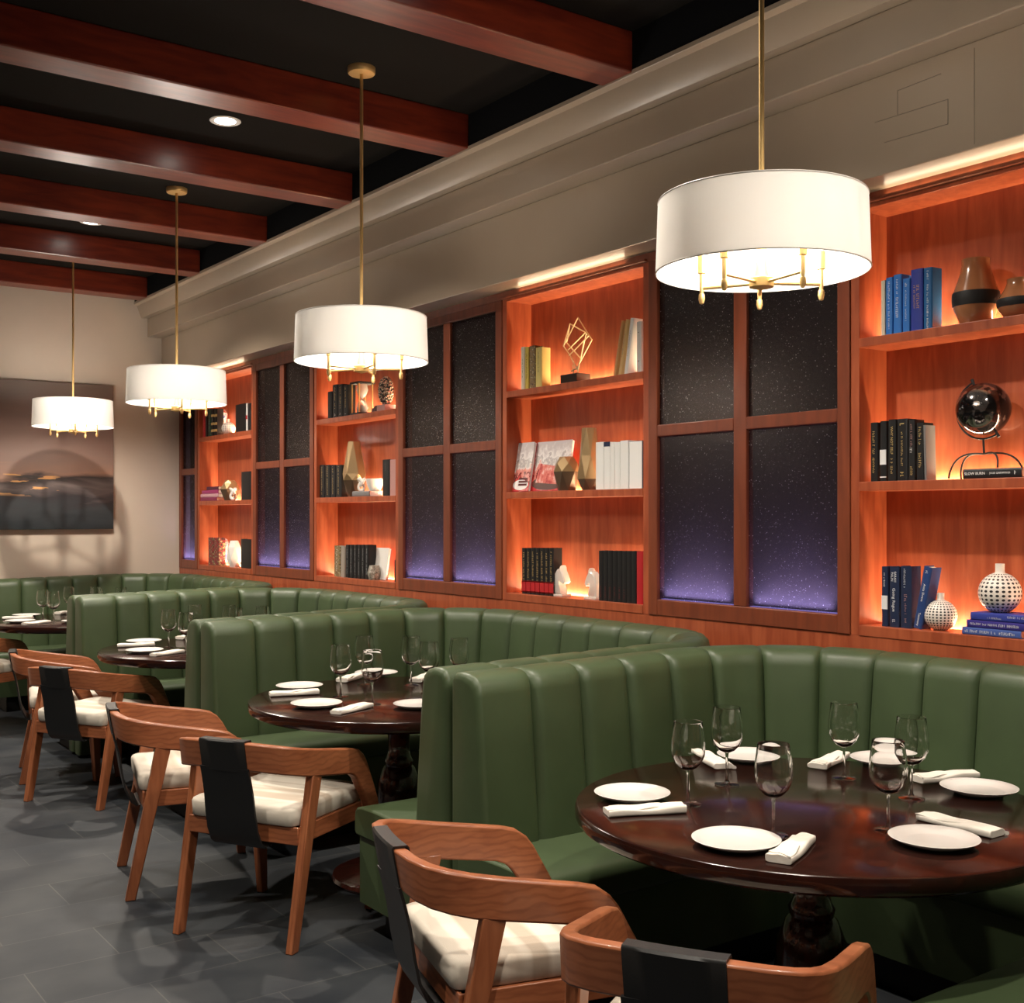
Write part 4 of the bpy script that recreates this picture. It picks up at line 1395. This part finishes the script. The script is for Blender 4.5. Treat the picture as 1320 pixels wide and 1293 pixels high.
# ---- second bookcase from the right
CI = 1
spine(CI, 2, 671, 676, 447.5, CREAM, lab('thin cream book at left end of the yellow books', 2, CI), (('glyph', 0.10, .5, 0.008, plain('green ink', (0.05, 0.08, 0.02)), 0),), group='yellow books')
spine(CI, 2, 676.5, 681.3, 447.5, YEL, lab('yellow book with dark lettering', 2, CI), (('glyph', 0.13, .55, 0.010, BLK, 0),), group='yellow books')
spine(CI, 2, 682, 689, 446, M['mottled_book'], lab('mottled brown book among the yellow books', 2, CI), group='yellow books')
spine(CI, 2, 690, 698, 448, plain('pale yellow cloth', (0.62, 0.52, 0.18)), lab('pale yellow book with red cover lettering', 2, CI), (('glyph', 0.12, .6, 0.009, GREEN, 0),), group='yellow books')
# wire diamond sculpture
X = XW + 0.085
def zp(zx, zy, dx=0.0):
    """point on the sculpture's plane"""
    y, z_ = yz_on_wall(650 + zx / 6.947, 400 + zy / 6.947, X + dx)
    return Vector((X + dx, y, z_))
by_, bd = y_on_wall(741.5, X)
t = thing('wire_sculpture', (X, by_, SH[2]), 'gold wire diamond sculpture on a black block, second bookcase from the right', 'sculpture')
MB().box(-0.045, 0.045, -0.066, 0.066, 0.0005, 0.050).build('base', plain('dark walnut block', (0.025, 0.016, 0.012), 0.35), t, smooth=0, bevel=0.003)
org = Vector((X, by_, SH[2]))
wires = [[(660, 65, 0), (530, 320, -.01), (585, 395, 0), (660, 545, 0)], [(660, 65, 0), (785, 265, 0.0), (650, 520, 0), (600, 545, 0)], [(588, 120, .02), (560, 290, .02), (685, 430, .02), (735, 200, .02), (588, 120, .02)],
         [(570, 355, -.02), (730, 195, -.02), (755, 230, -.02), (580, 405, -.02)], [(715, 270, .01), (685, 435, .01), (655, 540, 0.0)], [(530, 320, -.01), (588, 120, .02)], [(715, 270, .01), (580, 405, -.02)]]
wm = MB()
for wv in wires:
    P = [zp(*p) - org for p in wv]
    for a, b in zip(P, P[1:]):
        wm.tube([a, b], 0.0032, 6)
wm.tube([Vector((0, 0.012, 0.048)), zp(615, 490) - org], 0.003, 6)
wm.tube([Vector((0, -0.02, 0.048)), zp(672, 490) - org], 0.003, 6)
wm.build('wire_frame', plain('pale gold wire', (0.80, 0.62, 0.36), 0.35), t)
lean = [(790, 793.5, 423, ORG, 'first leaning tan book', R(13)), (796.5, 800.5, 421, plain('sand cloth', (0.62, 0.42, 0.18)), 'second leaning tan book', R(12)),
        (804, 808.5, 419.5, WHT, 'leaning white book', R(10))]
for a, b, y, cv, w_, tl in lean:
    spine(CI, 2, a, b, y, cv, lab(w_ + ' at the right end', 2, CI), (('glyph', 0.12, .55, 0.006, GREY, 0),), tilt=tl, group='leaning books', hfix=0.262)
spine(CI, 2, 820.3, 826.3, 414.5, plain('pale grey cloth', (0.55, 0.55, 0.52)), lab('upright pale grey binder with two dots', 2, CI), (('glyph', 0.006, .78, 0.010, BLK, 0), ('glyph', 0.006, .22, 0.010, BLK, 0)))

# middle: cookbooks facing out, faceted vases, white books
def face_out(pxl, pxr, ytop, k, cover, label, X, lean_deg=10, thick=0.018, pages=None, name='cookbook'):
    ya, d1 = y_on_wall(pxl, X)
    yb, d2 = y_on_wall(pxr, X)
    h = H - (ytop - HZ) * (d1 + d2) / 2 / F - SH[k]
    w = ya - yb
    t = thing(name, (X, (ya + yb) / 2, SH[k] + 0.0006 + thick * math.sin(R(lean_deg))), label, 'book', None, (0, R(lean_deg), 0))
    MB().box(0.0, 0.002, -w / 2, w / 2, 0, h).build('cover', cover, t, smooth=0)
    MB().box(0.0022, thick - 0.002, -w / 2 + 0.003, w / 2 - 0.003, 0.003, h - 0.003).build('page_block', pages or M['white_paper'], t, smooth=0)
    MB().box(thick - 0.002, thick, -w / 2, w / 2, 0, h).build('back_cover', plain('red cloth', (0.42, 0.015, 0.02)), t, smooth=0)
    return t, w, h
t, w, h = face_out(659, 680.5, 570, 1, M['cookbook'], 'small cookbook facing out with a slice of layer cake, second bookcase from the right', XW + 0.035)
c = MB()
n = 24
def disc(mb, cy, cz, ry, rz, x, mi):
    b = mb.pts([(x, cy + ry * math.cos(2 * PI * j / n), cz + rz * math.sin(2 * PI * j / n)) for j in range(n)])
    mb.face([b + j for j in range(n)], mi)
disc(c, 0.0, 0.035, w * .45, 0.028, -0.0006, 0)
for q in range(3):
    z0 = 0.030 + 0.016 * q
    b = c.pts([(-0.0012, w * .12, z0), (-0.0012, -w * .38, z0), (-0.0012, -w * .38, z0 + 0.011), (-0.0012, w * .12, z0 + 0.011)])
    c.face((b, b + 1, b + 2, b + 3), 1)
c.build('cover_picture', [M['white_paper'], plain('chocolate print', (0.10, 0.02, 0.02))], t, smooth=0)
t, w, h = face_out(682.5, 729.5, 568, 1, M['cookbook'], 'large cookbook facing out with a red cake on a plate, second bookcase from the right', XW + 0.060)
c = MB()
disc(c, 0.01, 0.040, w * .44, 0.036, -0.0006, 0)
b = c.pts([(-0.0012, w * .36, 0.045), (-0.0012, -w * .36, 0.030), (-0.0012, -w * .25, 0.125), (-0.0012, w * .28, 0.145)])
c.face((b, b + 1, b + 2, b + 3), 1)
c.build('cover_picture', [plain('dark plate print', (0.12, 0.07, 0.06)), mottled('red cake print', [(0.40, 0.05, 0.05), (0.60, 0.14, 0.11), (0.66, 0.22, 0.18), (0.75, 0.5, 0.45)], 30)], t, smooth=0)

def faceted(px, X, k, ytop, widths, label, mats, n=6, ybot=None, name='faceted_vase', cat='vase', rotz=0.0):
    """widths: (fraction of height, half width in px, material index)"""
    y, d = y_on_wall(px, X)
    h = H - (ytop - HZ) * d / F - SH[k]
    t = thing(name, (X, y, SH[k] + 0.0006), label, cat, None, (0, 0, rotz))
    split = [i for i, q in enumerate(widths) if q[2]]
    pr = [(q[1] * d / F, q[0] * h) for q in widths]
    j = split[0] if split else 0
    if split:
        MB().lathe(pr[:j + 1], n=n, twist=0.5).build('lower_body', mats[0], t, smooth=0)
    o = MB()
    tw = pr[j:] + [(0.0, pr[-1][1])]
    o.lathe(tw, n=n, twist=0.5)
    # keep the facets of the two halves in step
    if j % 2:
        o.v = [tuple(Matrix.Rotation(PI / n, 3, 'Z') @ Vector(v)) for v in o.v]
    o.build('upper_body', mats[1], t, smooth=0)
    return t
faceted(730.5, XW + 0.070, 1, 589, [(0, 12, 0), (0.56, 17, 1), (0.80, 15, 1), (1.0, 9, 1)], 'short faceted bronze vase beside the cookbooks, second bookcase from the right', [M['bronze_dark'], M['bronze']])
faceted(759.5, XW + 0.075, 1, 552, [(0, 9.5, 0), (0.18, 15.5, 1), (0.55, 13, 1), (1.0, 9.5, 1)], 'tall tapered faceted bronze vase beside the white books, second bookcase from the right', [M['bronze_dark'], M['bronze']])
wb = [(767.3, 777.5), (778, 786), (786.5, 791.5), (792, 798.3), (798.8, 809.5)]
for i, (a, b) in enumerate(wb):
    o = spine(CI, 1, a, b, 570 if i < 4 else 568, WHT, lab('%s plain white book from the left' % ORD[i], 1, CI), (('band', '', .955, 0.022, NAVY, 0),) if i == 1 else (), pages=M['white_paper'], group='white books')
spine(CI, 1, 811, 828, 568.5, NAVY, lab('navy book with white spine panel', 1, CI), (('band', '', .46, 0.235, M['white_paper'], 0), ('glyph', 0.08, .5, 0.006, ORG, 0)), pages=M['white_paper'])

# bottom: black and red set, horse bookends, plain black set
for i in range(7):
    a = 672.3 + i * 5.87
    spine(CI, 0, a, a + 5.6, 706.5, BLK, lab('%s red-banded black volume from the left' % ORD[i], 0, CI),
          (('glyph', 0.155, .60, 0.011, G_, 0), ('band', '', .165, 0.060, RED, 0), ('glyph', 0.04, .165, 0.008, PINK, 0), ('band', '', .275, 0.005, G_, 0), ('band', '', .055, 0.005, G_, 0)), group='black volumes with red bands')
def bookend(px, pybase, ytop, flip, label):
    X = XW + 0.055
    y, d = y_on_wall(px, X)
    h = H - (ytop - HZ) * d / F - SH[0]
    t = thing('horse_bookend', (X, y, SH[0] + 0.0006), label, 'bookend', 'crystal horse bookends')
    k = h / 0.150
    MB().box(-0.03, 0.03, -0.045 * k, 0.045 * k, 0, 0.012).build('base', M['white_stone'], t, smooth=0, bevel=0.002)
    o = [(-0.036, 0.008), (0.026, 0.008), (0.020, 0.032), (0.011, 0.056), (0.009, 0.072), (0.018, 0.079), (0.032, 0.066), (0.045, 0.061), (0.054, 0.071), (0.049, 0.090), (0.035, 0.116), (0.023, 0.132), (0.019, 0.152), (0.010, 0.137), (-0.008, 0.133), (-0.026, 0.115), (-0.035, 0.085), (-0.039, 0.05)]
    s = -1 if not flip else 1
    prof = [(s * u * k, w_ * k) for u, w_ in o]
    m = MB()
    def ring(x, q):
        cy = sum(p[0] for p in prof) / len(prof); cz2 = sum(p[1] for p in prof) / len(prof)
        return [(x, cy + (p[0] - cy) * q, 0.012 + (cz2 + (p[1] - cz2) * q) - 0.012) for p in prof]
    m.loft([ring(-0.022, 0.84), ring(-0.016, 0.97), ring(0.0, 1.0), ring(0.016, 0.97), ring(0.022, 0.84)])
    m.build('horse_head', M['white_stone'], t, smooth=35)
bookend(723, 768, 729, False, 'crystal horse-head bookend against the black and red set, second bookcase from the right')
bookend(766, 772, 733, True, 'crystal horse-head bookend against the plain black books, second bookcase from the right')
for i in range(8):
    a = 771.3 + i * 6.05
    spine(CI, 0, a, a + 5.85, 710 + 0.1 * i, BLK, lab('%s plain black book right of the bookends' % ORD[i], 0, CI), (('glyph', 0.055, .18, 0.006, M['red_ink'], 0),) if i < 6 else (), group='plain black books')
spine(CI, 0, 820, 828.5, 711, RED, lab('bright red book beside the black books', 0, CI))

# ---- third bookcase from the right
CI = 2
row = [(422, 427.5, 505, BLK), (428.3, 435, 496, BLK), (435.6, 441.5, 495.5, BLK), (442, 448.5, 496.5, BLK)]
for i, (a, b, y, cv) in enumerate(row):
    spine(CI, 2, a, b, y, cv, lab('%s black book from the left' % ORD[i], 2, CI), (('glyph', 0.14, .6, 0.011, G_, 0), ('glyph', 0.012, .1, 0.012, W_, 0)) if i else (), group='black books by the hourglass')
X = XW + 0.07
y, d = y_on_wall(467, X)
h = H - (493 - HZ) * d / F - SH[2]
t = thing('hourglass', (X, y, SH[2] + 0.0006), 'hourglass with black caps and brass posts, third bookcase from the right', 'hourglass')
r = 12 * d / F
for z0 in (0.0, h - 0.014):
    MB().box(-r, r, -r, r, z0, z0 + 0.014).build('cap', M['black'], t, smooth=0, bevel=0.002)
for sx in (-1, 1):
    for sy in (-1, 1):
        MB().lathe([(0.005, 0.014), (0.005, h - 0.014)], (sx * r * .8, sy * r * .8, 0), 10).build('post', M['brass'], t)
hm = h / 2
MB().lathe([(0.0, 0.0145), (r * .55, 0.0145), (r * .66, hm * .45), (r * .45, hm * .8), (r * .08, hm), (r * .45, hm * 1.2), (r * .66, hm * 1.55), (r * .55, h - 0.0145), (0.0, h - 0.0145)], n=24).build('glass_bulbs', mat('frosted glass', (0.9, 0.88, 0.85), 0.15, trans=0.7), t)
MB().lathe([(0.0, 0.016), (r * .5, 0.016), (r * .58, hm * .38), (0.0, hm * .62)], n=20).build('sand', plain('black sand', (0.02, 0.02, 0.02)), t)
y, d = y_on_wall(497.5, X)
t = thing('beaded_sculpture', (X, y, SH[2] + 0.0006), 'upright oval of black and cream beads on a pink block, third bookcase from the right', 'sculpture')
MB().box(-0.04, 0.04, -0.055, 0.05, 0, 0.042).build('base', PINK, t, smooth=0, bevel=0.002)
hh = H - (486 - HZ) * d / F - SH[2]
bd_ = MB()
rz_ = (hh - 0.042) / 2
for q in range(90):
    zq = 1 - 2 * (q + .5) / 90
    rr = math.sqrt(1 - zq * zq)
    a = q * 2.39996
    bd_.sphere((0.038 * rr * math.cos(a), 0.047 * rr * math.sin(a), 0.042 + rz_ + rz_ * 0.93 * zq), 0.0125, 8, 5)
bd_.build('bead_cluster', M['beads'], t)
y2, _d = y_on_wall(486, XW + 0.05)
o = thing('stone_wedge', (XW + 0.05, y2, SH[2] + 0.0005), 'small dark stone wedge beside the beaded sculpture, third bookcase from the right', 'ornament')
MB().prism([(0.035, 0.0), (-0.030, 0.0), (-0.030, 0.042), (0.025, 0.022)], 'x', -0.025, 0.025).build('wedge', plain('dark plum stone', (0.05, 0.02, 0.03), 0.4), o, smooth=0, bevel=0.002)

for i, (a, b) in enumerate([(411.5, 418), (418.6, 425.3), (425.9, 432), (432.6, 439.8)]):
    spine(CI, 1, a, b, 599.5, BLK, lab('%s black book with gilt lettering from the left' % ORD[i], 1, CI), (('glyph', 0.19, .52, 0.012, G_, 0),), group='black books by the bronze vase')
faceted(456.5, XW + 0.075, 1, 569.5, [(0, 7.5, 0), (0.30, 14.5, 1), (0.42, 15, 1), (1.0, 8, 1)], 'tall faceted gold vase with angular sides, third bookcase from the right', [M['bronze_dark'], M['bronze']], rotz=0.4)
X = XW + 0.02
ya, _d = y_on_wall(454, X); yb, _d = y_on_wall(476, X)
make_book(0.036, ya - yb, 0.10, GREY, M['white_paper'], (X, yb, SH[1] + 0.0186), (-PI / 2, 0, 0), 'grey book lying flat in front of the gold vase, third bookcase from the right')
y, d = y_on_wall(466, X + .05)
t = thing('knot_ornament', (X + 0.05, y, SH[1] + 0.0372), 'white knot ornament on the grey flat book, third bookcase from the right', 'ornament')
kn = []
for q in range(48):
    a = 2 * PI * q / 48
    kn.append((0.012 * math.sin(3 * a), 0.017 * (math.sin(a) + 2 * math.sin(2 * a)) * .8, 0.050 + 0.015 * (math.cos(a) - 2 * math.cos(2 * a))))
MB().tube(kn, 0.0085, 10, loop=True).build('knot', plain('glazed white', (0.75, 0.72, 0.68), 0.2), t)
y, d = y_on_wall(484, XW + 0.10)
t = thing('white_bowl', (XW + 0.095, y, SH[1] + 0.0006), 'white footed bowl glowing behind the grey book, third bookcase from the right', 'bowl')
MB().lathe([(0.0, 0.0), (0.03, 0.0), (0.022, 0.012), (0.03, 0.03), (0.05, 0.07), (0.060, 0.115), (0.057, 0.115), (0.047, 0.072), (0.02, 0.035), (0.0, 0.033)], n=28).build('bowl_body', plain('white bowl glaze', (0.8, 0.78, 0.74), 0.3), t)
spine(CI, 1, 492.5, 501, 592.5, BLK, lab('upright black book at the right of the bowl', 1, CI), (('glyph', 0.05, .8, 0.006, GREY, 0),), pages=PINK)
spine(CI, 1, 502, 510, 592.5, PINK, lab('dusty pink book at the right end', 1, CI))

spine(CI, 0, 430, 437.5, 704, M['mottled_book'], lab('mottled book leaning at the left end', 0, CI), (('glyph', 0.16, .5, 0.012, W_, 0),), tilt=R(2))
spine(CI, 0, 438.5, 443.5, 704, plain('weathered grey cover', (0.30, 0.26, 0.22)), lab('weathered grey book second from left', 0, CI), tilt=R(2))
for i, (a, b) in enumerate([(445, 449.6), (450.1, 454.6), (455.1, 459.6), (460.1, 464.6), (465.1, 469.6), (470.1, 474.6)]):
    spine(CI, 0, a, b, 702.5, BLK, lab('%s black volume of the six' % ORD[i], 0, CI), (('glyph', 0.17, .5, 0.009, plain('silver ink', (0.4, 0.42, 0.45)), 0),), group='six black volumes', tilt=R(0.8))
t, w, h = face_out(476, 497, 706.5, 0, plain('white glossy cover', (0.72, 0.70, 0.66), 0.3), 'white book facing out behind the small pot, third bookcase from the right', XW + 0.06, 8, name='book')
faceted(482.5, XW + 0.035, 0, 729, [(0, 7, 0), (0.5, 9, 0), (1.0, 6.5, 0)], 'small mottled silver pot before the white book, third bookcase from the right', [M['bronze_dark'], mottled('silver leaf', [(0.1, 0.09, 0.07), (0.35, 0.32, 0.26), (0.2, 0.18, 0.15), (0.5, 0.47, 0.4)], 50, 0.35)], n=8, name='small_pot', cat='pot')
spine(CI, 0, 508, 510, 722, BLK, lab('thin black book in the right corner', 0, CI))

# ---- leftmost bookcase
CI = 3
row = [(261, 264, 527, RED, 'red book at the left end', (('glyph', 0.18, .5, 0.010, PINK, 0),)), (264.5, 267.5, 528, BLK, 'black book second from the left', ()), (268, 271.5, 527, GREEN, 'dark green book', (('glyph', 0.15, .5, 0.008, W_, 0),)),
       (272, 275.6, 527, BLK, 'first black book with gold bands', (('band', '', .75, 0.02, G_, 0), ('band', '', .45, 0.02, G_, 0), ('band', '', .2, 0.02, G_, 0))),
       (276, 279.5, 527, BLK, 'second black book with gold bands', (('band', '', .75, 0.02, G_, 0), ('band', '', .45, 0.02, G_, 0), ('band', '', .2, 0.02, G_, 0)))]
for a, b, y, cv, w_, ti in row:
    spine(CI, 2, a, b, y, cv, lab(w_, 2, CI), ti, group='dark books under the pendant')
X = XW + 0.07
dotted_vase(294.5, 0, 8.8, SH[2] + 0.0006, 'dots_large', X, 'small white vase with dark mesh pattern, top shelf of the leftmost bookcase')
y, d = y_on_wall(288, XW + 0.13)
def flame_ornament(px, k, label, Xo, hgt):
    y, d = y_on_wall(px, Xo)
    t = thing('glazed_ornament', (Xo, y, SH[k] + 0.0006), label, 'ornament', 'blue red and white ornaments')
    MB().lathe([(0.0, 0.0), (0.022, 0.0), (0.026, hgt * .25), (0.032, hgt * .55), (0.040, hgt * .8), (0.026, hgt * .97), (0.0, hgt)], n=18).build('ornament_body', M['knot'], t, smooth=60)
flame_ornament(287.5, 2, 'blue red and white glazed ornament behind the mesh vase, leftmost bookcase', XW + 0.122, 0.235)
spine(CI, 2, 303, 316.3, 521, BLK, lab('thick black book right of the mesh vase', 2, CI))
spine(CI, 2, 316.8, 318.6, 520, WHT, lab('thin white and red book', 2, CI), (('band', '', .5, 0.03, RED, 0),), pages=M['white_paper'])
spine(CI, 2, 319, 323.3, 520, BLK, lab('black book at the right end', 2, CI))
zz = SH[1] + 0.0005
for i, (a, b, cv, th) in enumerate([(257.3, 279, plain('plum cloth', (0.20, 0.02, 0.07)), 0.030), (257.3, 281, plain('pale pink cloth', (0.55, 0.30, 0.34)), 0.028), (259, 281, plain('magenta cloth', (0.30, 0.03, 0.12)), 0.030), (265, 281, plain('dark plum cloth', (0.07, 0.01, 0.03)), 0.028)]):
    Xs = XW + 0.006
    ya, _d = y_on_wall(a + 1.2, Xs); yb, _d = y_on_wall(b, Xs)
    make_book(th, ya - yb, 0.12, cv, M['paper'], (Xs, yb, zz + th / 2), (-PI / 2, 0, 0), '%s book of the plum and pink flat stack, leftmost bookcase' % ['lowest', 'second lowest', 'third lowest', 'topmost'][i], 'plum and pink stacked books')
    zz += th + 0.0006
faceted(296.5, XW + 0.075, 1, 619, [(0, 7.5, 0), (0.55, 12.5, 1), (0.85, 9, 1), (1.0, 6, 1)], 'squat faceted brown and bronze pot, middle shelf of the leftmost bookcase', [M['bronze_dark'], M['bronze']], rotz=0.3)
y, d = y_on_wall(301, XW + 0.03)
t = thing('white_knot', (XW + 0.026, y, SH[1] + 0.0006), 'small white knot ornament before the faceted pot, leftmost bookcase', 'ornament')
MB().tube([(p[0], p[1] * 1.1, p[2] * 1.1 + 0.004) for p in kn], 0.011, 10, loop=True).build('knot', plain('glazed white', (0.75, 0.72, 0.68), 0.2), t)
spine(CI, 1, 310.5, 323, 608, BLK, lab('thick black book at the right end', 1, CI))
spine(CI, 0, 268, 274.8, 693, M['patterned_book'], lab('first gold red and black patterned book from the left', 0, CI), group='patterned books')
spine(CI, 0, 275.2, 281.8, 693, M['patterned_book'], lab('second gold red and black patterned book from the left', 0, CI), group='patterned books')
flame_ornament(289, 0, 'blue and red glazed ornament beside the patterned books, bottom shelf of the leftmost bookcase', XW + 0.09, 0.225)
faceted(302, XW + 0.045, 0, 697, [(0, 6.5, 0), (0.30, 9.5, 0), (0.75, 9.0, 0), (1.0, 5.0, 0)], 'white faceted pot, bottom shelf of the leftmost bookcase', [M['white_china'], plain('white glaze', (0.8, 0.78, 0.74), 0.25)], rotz=0.2, name='faceted_pot', cat='pot')
spine(CI, 0, 310, 323.3, 695, BLK, lab('thick black book at the right end', 0, CI))

# ------------------------------------------------------------------ world
w = bpy.data.worlds.new('world')
scene.world = w
w.use_nodes = True
w.node_tree.nodes['Background'].inputs[0].default_value = (0.9, 0.8, 0.7, 1)
w.node_tree.nodes['Background'].inputs[1].default_value = 0.05
